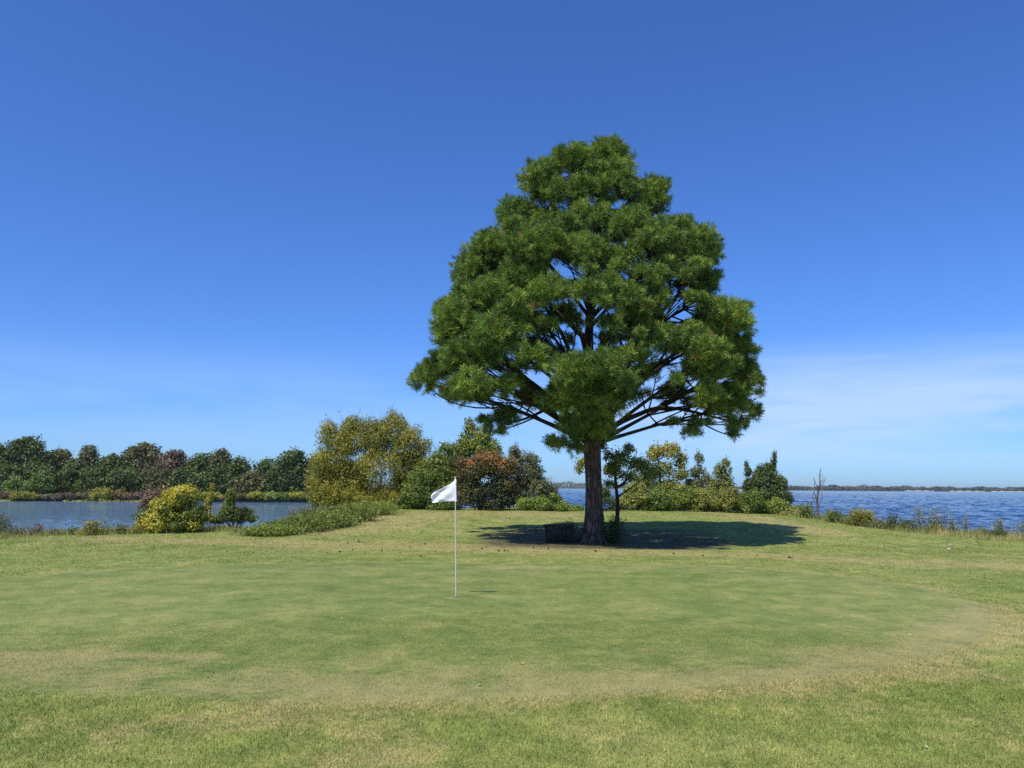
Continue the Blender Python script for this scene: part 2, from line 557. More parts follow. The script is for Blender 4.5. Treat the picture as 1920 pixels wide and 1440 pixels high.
# one sheet out to the horizon, on rings round the tee side
ang = np.concatenate([np.linspace(-180, -48, 45)[:-1], np.linspace(-48, 48, 640), np.linspace(48, 180, 45)[1:-1]])
ang = np.radians(ang)
rad = np.concatenate([[.4], np.geomspace(1.2, 60, 420), np.geomspace(60, 4500, 190)[1:]])
A, R = np.meshgrid(ang, rad)
gx, gy = R * np.sin(A), R * np.cos(A)
gzv = height(gx, gy)
na, nr = len(ang), len(rad)
V = np.stack([gx, gy, gzv], -1).reshape(-1, 3)
i = np.arange(nr - 1)[:, None]; j = np.arange(na)[None]; j2 = (j + 1) % na
fq = np.stack([i * na + j, (i + 1) * na + j, (i + 1) * na + j2, i * na + j2], -1).reshape(-1, 4)[:, ::-1]
V = np.vstack([V, [0, 0, 0]])
ft = np.stack([np.arange(na), (np.arange(na) + 1) % na, np.full(na, len(V) - 1)], -1)[:, ::-1]
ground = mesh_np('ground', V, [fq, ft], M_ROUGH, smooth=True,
                 vattr={'dry': dry_mask(V[:, 0], V[:, 1]), 'bare': bare_shade_mask(V[:, 0], V[:, 1])})
tag(ground, 'mown grass sloping up to the tree and down to the water', kind='structure')

# putting green sheet: concentric rings of its outline, 6 mm proud of the ground
gc = GREEN.mean(0)
rings = np.concatenate([np.linspace(.02, .9, 46), np.linspace(.92, 1, 8)])
V = np.array([gc + (GREEN - gc) * s for s in rings]).reshape(-1, 2)
n = len(GREEN)
z = height(V[:, 0], V[:, 1]) + .006
z[-n:] -= .012
i = np.arange(len(rings) - 1)[:, None]; j = np.arange(n)[None]; j2 = (j + 1) % n
fq = np.stack([i * n + j, i * n + j2, (i + 1) * n + j2, (i + 1) * n + j], -1).reshape(-1, 4)
V3 = np.column_stack([V, z])
a, b, c = V3[fq[500, 0]], V3[fq[500, 1]], V3[fq[500, 2]]
if np.cross(b - a, c - a)[2] < 0:
    fq = fq[:, ::-1]
ft = np.stack([np.arange(n), (np.arange(n) + 1) % n, np.full(n, len(V3))], -1)
if np.cross(V3[1] - V3[0], np.append(gc, z[0]) - V3[0])[2] < 0:
    ft = ft[:, ::-1]
V3 = np.vstack([V3, [gc[0], gc[1], hz(*gc) + .006]])
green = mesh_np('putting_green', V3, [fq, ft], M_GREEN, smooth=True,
                vattr={'dry': dry_mask(V3[:, 0], V3[:, 1]), 'bare': bare_shade_mask(V3[:, 0], V3[:, 1])})
tag(green, 'close mown oval putting green with straw coloured front edge', kind='structure')

# water: real waves, finer near the shore
def waves(name, a0, a1, na_, r0, r1, nr_, slope, lmin, lmax, fade, zz, mat, seed):
    g = np.random.default_rng(seed)
    an = np.radians(np.linspace(a0, a1, na_))
    rr = np.geomspace(r0, r1, nr_)
    rr = np.concatenate([rr, [r1 * 1.5, r1 * 2.5, r1 * 4.5]])
    A_, R_ = np.meshgrid(an, rr)
    x, y = R_ * np.sin(A_), R_ * np.cos(A_)
    z = np.zeros_like(x)
    m_ = 26
    for i_ in range(m_):
        lam = lmin * (lmax / lmin) ** (i_ / (m_ - 1))
        th = math.radians(-70) + g.normal(0, .45)
        amp = slope / math.sqrt(m_) * 1.41 * lam / 6.283
        xx = x * math.cos(th) + y * math.sin(th)
        ph = xx * 6.283 / lam + g.uniform(0, 6.28) + 1.2 * vnoise(x, y, lam * 7, seed * 50 + i_)
        z += amp * (np.sin(ph) + .25 * np.sin(2 * ph + .5)) * np.clip((lam / (R_ * .0042)) - .6, 0, 1)
    z *= sstep(fade, fade * .6, R_) * .999 + .001
    # calmer and rougher lanes of wind
    z *= 1 + .35 * vnoise(x, y, 55, seed + 3)
    V_ = np.stack([x, y, zz + z], -1).reshape(-1, 3)
    i_ = np.arange(len(rr) - 1)[:, None]; j_ = np.arange(na_ - 1)[None]
    q_ = np.stack([i_ * na_ + j_, i_ * na_ + j_ + 1, (i_ + 1) * na_ + j_ + 1, (i_ + 1) * na_ + j_], -1).reshape(-1, 4)[:, ::-1]
    return mesh_np(name, V_, q_, mat, smooth=True)
pond = waves('pond', -62, -10, 420, 24, 240, 420, .055, .4, 1.4, 1e5, WATER_Z, water_mat('pond_water', (.115, .200, .310), 1.2, .05, .10, (1, .6, 1)), 2)
lake = waves('lake', -10, 62, 640, 24, 1000, 900, .155, .8, 7.0, 1e5, WATER_Z, water_mat('lake_water', (.008, .027, .056), 1.1, .08, .14, (.7, 1.1, 1)), 3)
for o, l in ((pond, 'calm pale blue pond left of the shrubs'), (lake, 'deep blue choppy lake right of the pine')):
    tag(o, l, kind='structure')
    if o.data.polygons[0].normal.z < 0:
        o.data.flip_normals()

# short grass blades of the rough in the foreground
def blades(n, rmin, rmax, lo, hi, wd, half=40, gpow=1.0, on_green=False):
    a = np.radians(RNG.uniform(-half, half, n))
    r = np.sqrt(RNG.uniform(0, 1, n) ** gpow * (rmax ** 2 - rmin ** 2) + rmin ** 2)
    x, y = r * np.sin(a), r * np.cos(a)
    fade = sstep(rmin, rmin * 1.22, r) * sstep(rmax, rmax * .78, r)
    if rmin < 6.5: fade = sstep(rmax, rmax * .78, r)
    ok = RNG.uniform(0, 1, n) < fade
    x, y, r = x[ok], y[ok], r[ok]; n = len(x)
    ok = ~inside(x + RNG.normal(0, .10, n), y + RNG.normal(0, .10, n), GREEN) ^ on_green
    x, y, r = x[ok], y[ok], r[ok]
    m = len(x)
    ln = RNG.uniform(lo, hi, m)
    th = RNG.uniform(0, 2 * np.pi, m)
    lean = RNG.uniform(.2, 1.2, m)
    ph = RNG.uniform(0, 2 * np.pi, m)
    z = height(x, y)
    b = np.stack([x, y, z - .004], 1)
    side = np.stack([np.cos(th), np.sin(th), 0 * th], 1) * (wd * RNG.uniform(.6, 1.4, m))[:, None]
    tip = b + np.stack([np.cos(ph) * np.sin(lean), np.sin(ph) * np.sin(lean), np.cos(lean)], 1) * ln[:, None]
    return b - side, b + side, tip

parts = [blades(520000, 3.6, 11, .018, .042, .0034, 58), blades(260000, 8.2, 18, .018, .04, .005, 48), blades(280000, 13, 32, .018, .040, .007, 46), blades(260000, 24, 54, .022, .06, .012, 44)]
b0 = np.vstack([p[0] for p in parts]); b1 = np.vstack([p[1] for p in parts]); b2 = np.vstack([p[2] for p in parts])
m = len(b0)
V = np.stack([b0, b1, b2], 1).reshape(-1, 3)
ft = np.arange(3 * m).reshape(-1, 3)
tn = RNG.uniform(0, 1, m); far_ = np.hypot(b0[:, 0], b0[:, 1]) > 14
tn = np.where(far_, .14 + .54 * tn, tn)
gr = mesh_np('grass', V, ft, M_BLADE, fattr={'tint': tn, 'dry': dry_mask(b0[:, 0], b0[:, 1]), 'bare': bare_shade_mask(b0[:, 0], b0[:, 1])})
tag(gr, 'short mown grass blades round the putting green', 'grass', kind='stuff')
parts = [blades(560000, 6.0, 13, .007, .017, .0034, 46, 1, True), blades(380000, 9, 25, .006, .014, .005, 46, 1, True)]
b0 = np.vstack([p[0] for p in parts]); b1 = np.vstack([p[1] for p in parts]); b2 = np.vstack([p[2] for p in parts])
for b_ in (b0, b1, b2): b_[:, 2] += .008
m = len(b0)
V = np.stack([b0, b1, b2], 1).reshape(-1, 3)
gr = mesh_np('turf', V, np.arange(3 * m).reshape(-1, 3), M_TURF, fattr={'tint': RNG.uniform(0, 1, m), 'dry': dry_mask(b0[:, 0], b0[:, 1]), 'bare': bare_shade_mask(b0[:, 0], b0[:, 1])})
tag(gr, 'very short dense turf blades of the putting green', 'turf', kind='stuff')

# ------------------------------------------------------------------ foliage builders
def leaf_quads(c, nrm, size, g, aspect=.55, fold=.25):
    """diamond leaves: c centres, nrm normals, size lengths"""
    n = len(c)
    nrm = unit(nrm)
    t = unit(np.cross(nrm, unit(g.normal(size=(n, 3)))))
    s = np.cross(nrm, t)
    L = (size * .5)[:, None]
    a = c - t * L
    b = c + s * L * aspect + nrm * L * fold
    d = c + t * L
    e = c - s * L * aspect + nrm * L * fold
    V = np.stack([a, b, d, e], 1).reshape(-1, 3)
    return V, np.arange(4 * n).reshape(-1, 4)

def cloud(centers, radii, per, g, squash=.85, inner=.45, up=.25):
    """points through a set of clumps, denser towards their skins"""
    P_, N_, I_ = [], [], []
    for k, (c, r) in enumerate(zip(centers, radii)):
        n = max(3, int(per * (r / np.mean(radii)) ** 2))
        d = unit(g.normal(size=(n, 3)))
        rr = r * (inner + (1 - inner) * g.uniform(0, 1, n) ** .6) * (.9 + np.abs(g.normal(0, .22, n)))
        p = d * rr[:, None]
        p[:, 2] *= squash
        P_.append(c + p)
        N_.append(unit(d + np.array([0, 0, up]) + g.normal(0, .55, (n, 3))))
        I_.append(np.full(n, k))
    return np.vstack(P_), np.vstack(N_), np.concatenate(I_)

def plant(name, label, cat, Y, base, lobes, mat, leaf=.13, dens=1.0, group=None, stems=5, stem_mat=None, stem_r=.03, clump=.42, trunk=False,
          wisp=0, seed=1, depth=1.0, tintspread=.28, aspect=.55, squash=.85, part='foliage', zones=None):
    """lobes: (px, py, rx, ry) in pixels of the photograph at distance Y; turned into rounded volumes of clumps in the world.
    base: (px, py) of the foot."""
    g = np.random.default_rng(seed)
    k = Y / F / math.cos(PITCH)
    b = P(base[0], base[1], Y)
    b[2] = hz(b[0], b[1])
    root = empty(name, b, label, cat, group)
    C, Rr = [], []
    for (px, py, rx, ry) in lobes:
        c = P(px, py, Y)
        wx, wz = rx * k, ry * k
        wy = wx * depth
        vol = wx * wy * wz
        cr = min(clump, .75 * min(wx, wz))
        n = max(3, int(2.4 * vol ** (2 / 3) / cr ** 2 * 2.3))
        d = unit(g.normal(size=(n, 3)))
        s = g.uniform(.35, 1, n) ** .5
        ext = np.array([max(wx - cr * .8, .05), max(wy - cr * .8, .05), max(wz - cr * .8, .05)])
        q = c + d * s[:, None] * ext + np.array([0, 0, 0])
        C.append(q); Rr.append(cr * g.uniform(.45, 1.2, n))
    C = np.vstack(C); Rr = np.concatenate(Rr)
    gzc = height(C[:, 0], C[:, 1])
    C[:, 2] = np.maximum(C[:, 2], gzc + .25 * Rr)
    leaf = leaf * .8
    per = dens * 9.5 * clump ** 2 / leaf ** 2
    p, nr_, idx = cloud(C, Rr, per, g, squash)
    ct = g.uniform(.5 - tintspread, .5 + tintspread, len(C))
    tint = ct[idx] + g.normal(0, .14, len(p))
    size = leaf * g.uniform(.6, 1.35, len(p))
    if wisp:
        # thin shoots that stick out of the outline
        top = np.argsort(-C[:, 2] + g.normal(0, .6, len(C)))[:wisp]
        sg = Geo()
        wp = []
        for t in top:
            a = C[t]
            e = a + np.array([g.normal(0, .18), g.normal(0, .18), 1.0]) * Rr[t] * g.uniform(1.3, 2.1)
            sg.tube(bez(a, (a + e) / 2 + g.normal(0, .05, 3), e, 5), np.linspace(stem_r * .35, stem_r * .12, 5), 4)
            s = g.uniform(.35, 1, 14)[:, None]
            wp.append(a + (e - a) * s + g.normal(0, leaf * .55, (14, 3)))
        wp = np.vstack(wp)
        p = np.vstack([p, wp]); nr_ = np.vstack([nr_, unit(g.normal(size=(len(wp), 3)))])
        tint = np.concatenate([tint, g.normal(.6, .2, len(wp))]); size = np.concatenate([size, leaf * g.uniform(.5, 1.0, len(wp))])
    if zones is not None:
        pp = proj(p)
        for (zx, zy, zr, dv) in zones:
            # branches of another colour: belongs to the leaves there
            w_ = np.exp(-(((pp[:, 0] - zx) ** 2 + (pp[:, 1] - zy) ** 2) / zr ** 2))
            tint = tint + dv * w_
    gz = height(p[:, 0], p[:, 1])
    ok = p[:, 2] > gz + .02
    p, nr_, tint, size = p[ok], nr_[ok], np.clip(tint[ok], 0, 1), size[ok]
    V, fq = leaf_quads(p - b, nr_, size, g, aspect)
    mesh_np(part, V, fq, mat, root, fattr={'tint': tint})
    # stems
    sg2 = Geo()
    sm = stem_mat or M_TWIG
    if trunk:
        topc = C[np.argsort(C[:, 2])[-max(1, len(C) // 4):]].mean(0)
        tp = spline([b + [0, 0, -.1], b * .65 + topc * .35 + np.array([g.normal(0, .1), 0, 0]), b * .3 + topc * .7, topc], 12)
        sg2.tube(tp, np.linspace(stem_r * 1.6, stem_r * .4, 12), 8, lump=.08, seed=seed)
        pick = g.choice(len(C), min(len(C), stems), replace=False)
        for t in pick:
            q = tp[int(np.clip(np.interp(C[t][2] - np.hypot(*(C[t] - b)[:2]) * .5, tp[:, 2], np.arange(12)), 2, 10))]
            sg2.tube(bez(q, (q + C[t]) / 2 + [0, 0, -.1], C[t], 6), np.linspace(stem_r * .55, stem_r * .15, 6), 5)
        sg2.build('trunk', sm, root, True)
    else:
        pick = g.choice(len(C), min(len(C), stems), replace=False)
        for t in pick:
            f0 = b + np.array([(C[t][0] - b[0]) * .12, (C[t][1] - b[1]) * .12, 0]) + np.append(g.normal(0, .03, 2), 0)
            f0[2] = hz(f0[0], f0[1]) - .05
            sg2.tube(bez(f0, (f0 + C[t]) / 2 + np.array([0, 0, .25]), C[t], 7), np.linspace(stem_r, stem_r * .3, 7), 5)
        if wisp:
            sg2.v += [vv for vv in sg.v]; sg2.f += [ff + sg2.n for ff in sg.f]; sg2.n += sg.n
        sg2.build('stem', sm, root, True)
    return root

M_TWIG = bark_mat('twig_bark', (.16, .125, .09), (.10, .08, .06), 14, .3, .3)
M_DARKBARK = bark_mat('dark_bark', (.075, .058, .045), (.045, .036, .03), 10, .3, .5)
M_PINEBARK = bark_mat('pine_bark', (.180, .130, .104), (.080, .058, .048), 6.5, .22, .9)

L_OLIVE = leaf_mat('olive_yellow_leaves', [(0, (.055, .072, .016)), (.35, (.130, .138, .022)), (.65, (.200, .182, .028)), (1, (.285, .225, .038))])
L_GREEN = leaf_mat('mid_green_leaves', [(0, (.036, .054, .014)), (.4, (.076, .108, .020)), (.75, (.135, .165, .032)), (1, (.200, .200, .045))])
L_DKGREEN = leaf_mat('dark_green_leaves', [(0, (.022, .036, .013)), (.5, (.048, .070, .018)), (.85, (.080, .104, .026)), (1, (.12, .14, .03))])
L_RUST = leaf_mat('rust_leaves', [(0, (.030, .040, .018)), (.4, (.065, .072, .026)), (.62, (.125, .085, .032)), (.8, (.215, .100, .034)), (1, (.300, .145, .045))])
L_GREY = leaf_mat('grey_green_leaves', [(0, (.045, .058, .032)), (.4, (.085, .100, .048)), (.75, (.130, .130, .060)), (1, (.20, .17, .08))])
L_YELLOW = leaf_mat('yellow_leaves', [(0, (.050, .075, .016)), (.35, (.130, .145, .024)), (.7, (.270, .240, .030)), (1, (.38, .32, .045))])
L_BRIGHT = leaf_mat('bright_green_leaves', [(0, (.044, .074, .016)), (.4, (.100, .140, .024)), (.75, (.165, .195, .040)), (1, (.24, .24, .06))])
L_SOFT = leaf_mat('soft_olive_leaves', [(0, (.050, .066, .018)), (.4, (.118, .136, .032)), (.75, (.200, .198, .048)), (1, (.285, .250, .080))])
L_CEDAR = leaf_mat('cedar_leaves', [(0, (.022, .040, .018)), (.5, (.048, .078, .026)), (.85, (.100, .120, .034)), (1, (.18, .13, .04))])
L_PURPLE = leaf_mat('purple_brown_leaves', [(0, (.055, .040, .030)), (.5, (.120, .080, .060)), (1, (.190, .130, .085))])
L_PALE = leaf_mat('pale_weed_leaves', [(0, (.085, .105, .060)), (.5, (.155, .175, .100)), (1, (.30, .30, .20))])
L_FAR = leaf_mat('far_green_leaves', [(0, (.022, .036, .008)), (.5, (.046, .068, .014)), (.85, (.080, .104, .022)), (1, (.12, .135, .03))], .2, .55, 1.75)
L_FAROL = leaf_mat('far_olive_leaves', [(0, (.036, .042, .014)), (.5, (.072, .076, .024)), (1, (.12, .11, .036))], .2, .55, 1.75)
L_FARBR = leaf_mat('far_brown_leaves', [(0, (.050, .042, .028)), (.5, (.092, .066, .042)), (1, (.135, .092, .055))], .2, .55, 1.75)
L_FARLT = leaf_mat('far_light_leaves', [(0, (.050, .085, .020)), (.5, (.085, .130, .028)), (1, (.13, .18, .045))], .2, .55, 1.75)

# ------------------------------------------------------------------ the pine
TY = 27.3
tb = P(1113, 1014, TY); tb[2] = hz(tb[0], tb[1])
pine = empty('pine_tree', tb, 'tall broad-crowned pine standing alone on the mown rise', 'pine tree')
gP = np.random.default_rng(11)
kP = TY / F / math.cos(PITCH)
# trunk with root flare
tpts = [P(1113, 1022, TY), P(1113, 1000, TY), P(1114, 960, TY), P(1113, 900, TY), P(1111, 850, TY), P(1110, 790, TY), P(1106, 720, TY), P(1104, 640, TY),
        P(1108, 550, TY), P(1116, 450, TY), P(1124, 360, TY), P(1130, 285, TY)]
trk = spline(tpts, 60)
hh = trk[:, 2]
trad = np.interp(hh, [-.2, .15, .5, 1.2, 2.2, 3.1, 4.2, 5.5, 7.5, 10, 12.5, 15], [.52, .44, .355, .30, .275, .295, .25, .19, .15, .11, .07, .03])
tg = Geo(); tg.tube(trk, trad, 22, lump=.05, seed=4)
for a_, ln in [(0.3, .75), (1.5, .6), (2.7, .7), (3.7, .65), (4.6, .85), (5.5, .7)]:
    d = np.array([math.cos(a_), math.sin(a_), 0])
    s_ = tb + d * .22 + [0, 0, .42]; e_ = tb + d * ln; e_[2] = hz(e_[0], e_[1]) - .05
    tg.tube(bez(s_, tb + d * .35 + [0, 0, .08], e_, 8), np.linspace(.17, .05, 8), 8)
tg.build('trunk', M_PINEBARK, pine, True)

PROF_R = np.array([(258, 1140), (275, 1165), (290, 1186), (330, 1196), (350, 1236), (375, 1260), (408, 1256), (430, 1302), (455, 1338), (485, 1353), (520, 1357), (545, 1362), (565, 1396),
                   (600, 1419), (635, 1404), (665, 1415), (690, 1426), (730, 1422), (770, 1430), (800, 1400)], float)
PROF_L = np.array([(258, 1118), (280, 1065), (305, 1000), (325, 972), (350, 962), (385, 950), (412, 935), (432, 905), (450, 880), (480, 858), (520, 852), (550, 826), (585, 808), (640, 800),
                   (680, 792), (700, 777), (730, 784), (755, 800), (800, 900)], float)
def crown_r(py, ca):
    r_ = (np.interp(py, PROF_R[:, 0], PROF_R[:, 1]) - 1108) * kP
    l_ = (1108 - np.interp(py, PROF_L[:, 0], PROF_L[:, 1])) * kP
    m_ = (r_ + l_) / 2
    side = np.where(ca > 0, r_, l_)
    return np.sqrt((side * np.abs(ca)) ** 2 + (m_ ** 2) * (1 - ca ** 2))
GAPS = [(1275, 578, 26, 30), (1052, 636, 17, 14), (1015, 716, 26, 26), (1096, 590, 9, 16), (925, 701, 24, 12), (1247, 700, 12, 18), (1232, 722, 14, 10), (1168, 645, 14, 10), (826, 716, 14, 9),
        (1110, 383, 12, 8), (1160, 385, 12, 7), (1062, 515, 10, 14), (1214, 752, 22, 14), (1080, 640, 8, 22), (945, 755, 26, 10), (1010, 800, 22, 22), (1285, 650, 14, 8), (1390, 625, 12, 8),
        (1205, 520, 12, 9), (1120, 640, 7, 14), (1275, 690, 10, 12), (1295, 725, 18, 11), (1352, 715, 13, 9), (1230, 665, 15, 8), (960, 668, 13, 8), (880, 706, 15, 8), (1340, 782, 15, 8), (930, 745, 16, 7), (1405, 745, 9, 7)]
axis_x = lambda py: P(1108, py, TY)
MASS = [(1137, 291, 44, 32), (1128, 272, 12, 12), (1069, 302, 44, 32), (1010, 341, 42, 40), (969, 402, 37, 36), (1151, 334, 44, 38), (1224, 372, 35, 40), (1105, 400, 44, 26), (1060, 365, 46, 30), (1183, 425, 48, 36), (1100, 350, 40, 26),
        (923, 468, 48, 34), (889, 512, 37, 45), (1005, 461, 54, 36), (978, 522, 50, 38), (1105, 475, 50, 36), (1310, 470, 45, 44), (1242, 461, 46, 36), (1322, 530, 33, 34), (1356, 604, 58, 42), (1206, 522, 44, 30),
        (1135, 540, 36, 32), (1032, 552, 46, 34), (923, 557, 50, 38), (855, 618, 46, 50), (928, 632, 44, 42), (993, 668, 38, 22), (820, 700, 34, 30), (790, 706, 16, 20), (887, 718, 44, 26), (950, 722, 26, 20), (1228, 566, 34, 28), (1185, 588, 34, 26),
        (1230, 632, 46, 26), (1183, 668, 44, 26), (1299, 640, 34, 38), (1383, 652, 36, 36), (1399, 707, 30, 34), (1335, 693, 42, 34), (1381, 753, 42, 32), (1324, 742, 34, 22), (1124, 691, 46, 32), (1068, 696, 42, 28), (838, 580, 24, 24),
        (872, 548, 28, 26), (1280, 425, 26, 24), (960, 590, 40, 26), (1170, 480, 36, 28), (1250, 505, 32, 24), (1150, 610, 26, 18), (1290, 560, 18, 16), (1345, 655, 30, 30), (870, 670, 44, 34), (1060, 425, 44, 28)]
# (px, py, rx, ry, metres towards the viewer) for boughs that hang free of the main shell
FREE = [(1096, 739, 58, 44, 3.0), (1044, 750, 36, 36, 2.4), (1146, 746, 44, 40, 2.6), (1062, 640, 30, 18, 1.2), (1085, 600, 30, 20, 1.9), (1180, 640, 30, 18, 2.0), (1096, 796, 46, 32, 2.0), (1135, 806, 28, 28, 1.5), (948, 787, 34, 24, .4), (930, 808, 24, 15, .4), (908, 790, 14, 16, .3), (1044, 834, 26, 18, 1.0), (1078, 842, 20, 14, 1.1),
        (1297, 814, 24, 15, .3), (1312, 795, 30, 14, .4), (1383, 798, 26, 20, .2), (1417, 778, 15, 22, 0), (1268, 793, 20, 8, .2), (1350, 775, 30, 16, .4), (1376, 816, 12, 12, .2), (842, 738, 30, 14, .3), (805, 728, 18, 16, .1), (985, 745, 26, 16, 1.0), (1015, 690, 20, 12, 2.4),
        (1000, 738, 30, 16, .5), (962, 690, 34, 20, .2), (1012, 655, 26, 18, -1.2), (932, 748, 28, 15, -.6), (886, 748, 28, 14, -.3), (1192, 702, 36, 22, 1.6), (1232, 690, 32, 20, -1.0), (1262, 728, 34, 18, -1.4), (1290, 700, 36, 24, 1.2), (1196, 742, 28, 16, -.6),
        (1136, 640, 26, 20, 1.5), (1060, 668, 26, 16, 1.2), (1250, 655, 30, 18, 1.8), (1160, 560, 28, 20, 1.8), (1075, 545, 26, 20, 1.6), (1210, 600, 28, 18, -1.2), (960, 640, 30, 22, -1.0), (1345, 735, 34, 24, -1.2), (1300, 755, 28, 16, -.9), (900, 690, 36, 24, -1.2), (1090, 705, 40, 22, -1.6),
        (1270, 535, 24, 16, -1.0), (1150, 668, 30, 18, -1.8), (1035, 600, 28, 20, -1.4)]
C, Rx, Rz, Dep = [], [], [], []
for px, py, rx, ry in MASS:
    half = (np.interp(py, PROF_R[:, 0], PROF_R[:, 1]) - 1108) if px > 1108 else (1108 - np.interp(py, PROF_L[:, 0], PROF_L[:, 1]))
    out = math.sqrt(max(half ** 2 - (px - 1108) ** 2, 0)) * kP
    dmax = max(out * .72 - .3, 0)
    sides = (1, -1) if dmax > .5 else (0,)
    for sgn in sides:
        jx, jy = (0, 0) if sgn >= 0 else gP.normal(0, 7, 2)
        C.append(P(px + jx, py + jy, TY - sgn * dmax * gP.uniform(.85, 1.1)))
        Rx.append(rx * kP * 1.16); Rz.append(ry * kP * 1.2)
for px, py, rx, ry, dy in FREE:
    C.append(P(px, py, TY - dy)); Rx.append(rx * kP * 1.15); Rz.append(ry * kP * 1.2)
def fits(py, ct, rc):
    """largest distance from the axis at which a puff of radius rc stays inside the crown's outline"""
    rp = rc / kP
    best = 1e9
    for t in (-.9, -.6, -.3, 0, .3, .6):
        q = py + t * rp
        if q < 262: return -1
        best = min(best, float(crown_r(min(q, 790), ct)) - rc * math.sqrt(1 - t * t))
    return best
nb_ = len(C)
for _ in range(12000):
    if len(C) >= nb_ + 135: break
    py = 285 + (748 - 285) * gP.uniform(0, 1) ** .85
    th = gP.uniform(0, 2 * math.pi)
    rc = gP.uniform(.42, .85)
    Rm = fits(py, math.cos(th), rc)
    if Rm < .1: continue
    rho = Rm * math.sqrt(gP.uniform(.45, 1))
    c = axis_x(py) + np.array([math.cos(th) * rho, -math.sin(th) * rho * .85, 0])
    if any(np.linalg.norm(c - q) < .62 * (rc + r_) for q, r_ in zip(C, Rx)): continue
    q = proj(c)[0]
    if any(((q[0] - gx_) / (a_ + rc / kP * .55)) ** 2 + ((q[1] - gy_) / (b_ + rc / kP * .55)) ** 2 < 1 for gx_, gy_, a_, b_ in GAPS): continue
    C.append(c); Rx.append(rc); Rz.append(rc * gP.uniform(.6, .85))
nb_ = len(C)
for _ in range(12000):
    if len(C) >= nb_ + 110: break
    py = 275 + (752 - 275) * gP.uniform(0, 1) ** .85
    th = gP.uniform(0, 2 * math.pi)
    rc = gP.uniform(.26, .44)
    Rm = fits(py, math.cos(th), rc * .8)
    if Rm < .1: continue
    rho = Rm * math.sqrt(gP.uniform(.55, 1.04))
    c = axis_x(py) + np.array([math.cos(th) * rho, -math.sin(th) * rho * .85, 0])
    if any(np.linalg.norm(c - q) < .50 * (rc + r_) for q, r_ in zip(C, Rx)): continue
    q = proj(c)[0]
    if any(((q[0] - gx_) / (a_ + rc / kP * .5)) ** 2 + ((q[1] - gy_) / (b_ + rc / kP * .5)) ** 2 < 1 for gx_, gy_, a_, b_ in GAPS): continue
    C.append(c); Rx.append(rc); Rz.append(rc * gP.uniform(.6, .9))
C = np.array(C); Rx = np.array(Rx); Rz = np.array(Rz); Rr = np.sqrt(Rx * Rz)

# limbs: group clumps, one bough for each group, side branches to its clumps
rel = C - np.array([axis_x(p_)[0] for p_ in proj(C)[:, 1]])[:, None] * np.array([1, 0, 0]) - np.array([0, TY, 0])
feat = np.column_stack([rel[:, 0], rel[:, 1], C[:, 2] * 1.3])
K = 34
cen = feat[gP.choice(len(feat), K, replace=False)]
for _ in range(15):
    lab = np.argmin(((feat[:, None] - cen[None]) ** 2).sum(-1), 1)
    for q in range(K):
        if (lab == q).any(): cen[q] = feat[lab == q].mean(0)
for q in range(K):
    ids = np.where(lab == q)[0]
    if not len(ids): continue
    m_ = C[ids].mean(0)
    rho = math.hypot(m_[0] - axis_x(proj(m_)[0][1])[0], m_[1] - TY)
    za = max(3.35, m_[2] - .25 - .72 * rho)
    a0 = np.array([np.interp(za, trk[:, 2], trk[:, t]) for t in range(3)])
    span = np.linalg.norm(m_ - a0)
    mid = a0 * .5 + m_ * .5 + np.array([0, 0, (.28 if m_[2] < za + .6 else .08) * span]) + gP.normal(0, .05 * span, 3)
    lg = Geo()
    pth = bez(a0, mid, m_, 12)
    r0 = min(.03 + .010 * span, np.interp(za, trk[:, 2], trad) * .62)
    lg.tube(pth, np.linspace(r0, .03, 12), 8, lump=.07, seed=q)
    for t in ids:
        s0 = pth[int(gP.integers(5, 11))]
        sp2 = np.linalg.norm(C[t] - s0)
        mm = (s0 + C[t]) / 2 + gP.normal(0, .10 * sp2, 3) + [0, 0, -.06 * sp2]
        bp_ = bez(s0, mm, C[t], 7)
        lg.tube(bp_, np.linspace(.034, .014, 7), 5)
        for _ in range(3):
            e_ = C[t] + unit(gP.normal(size=3) + [0, 0, .5]) * Rr[t] * .75
            lg.tube(np.array([bp_[4], (bp_[4] + e_) / 2 + gP.normal(0, .04, 3), e_]), [.014, .011, .006], 4, False)
    lg.build('limb', M_DARKBARK if q else M_DARKBARK, pine, True)
# the big boughs one sees from below
for pts, r0, r1 in [([(1125, 835, 0), (1150, 800, -.1), (1195, 778, -.3), (1240, 764, -.4), (1300, 772, -.5), (1370, 790, -.3)], .12, .03),
                    ([(1118, 815, 0), (1160, 762, .2), (1210, 710, .4), (1265, 672, .5), (1330, 640, .3)], .10, .03),
                    ([(1232, 765, -.4), (1275, 740, -.6), (1330, 715, -.6), (1390, 700, -.3)], .065, .025),
                    ([(1100, 850, 0), (1075, 820, -.2), (1040, 775, -.3), (1000, 730, -.4), (940, 690, -.3), (860, 660, 0)], .10, .03),
                    ([(1030, 765, -.3), (985, 785, -.3), (945, 795, -.2)], .06, .025),
                    ([(1105, 760, 0), (1080, 690, .5), (1050, 620, .8), (1010, 560, .9), (960, 500, .6)], .09, .03),
                    ([(1104, 700, 0), (1092, 640, .3), (1072, 580, .5), (1050, 520, .5)], .07, .025),
                    ([(1106, 690, 0), (1130, 640, .3), (1165, 590, .4), (1215, 530, .3), (1280, 490, 0)], .075, .025),
                    ([(1215, 620, .3), (1262, 560, .2), (1300, 540, 0), (1340, 520, 0)], .07, .025)]:
    lg = Geo()
    pp = spline([P(a_, b_, TY - c_) for a_, b_, c_ in pts], 22)
    lg.tube(pp, np.linspace(r0, r1, 22), 10, lump=.07, seed=3)
    lg.build('limb', M_DARKBARK, pine, True)

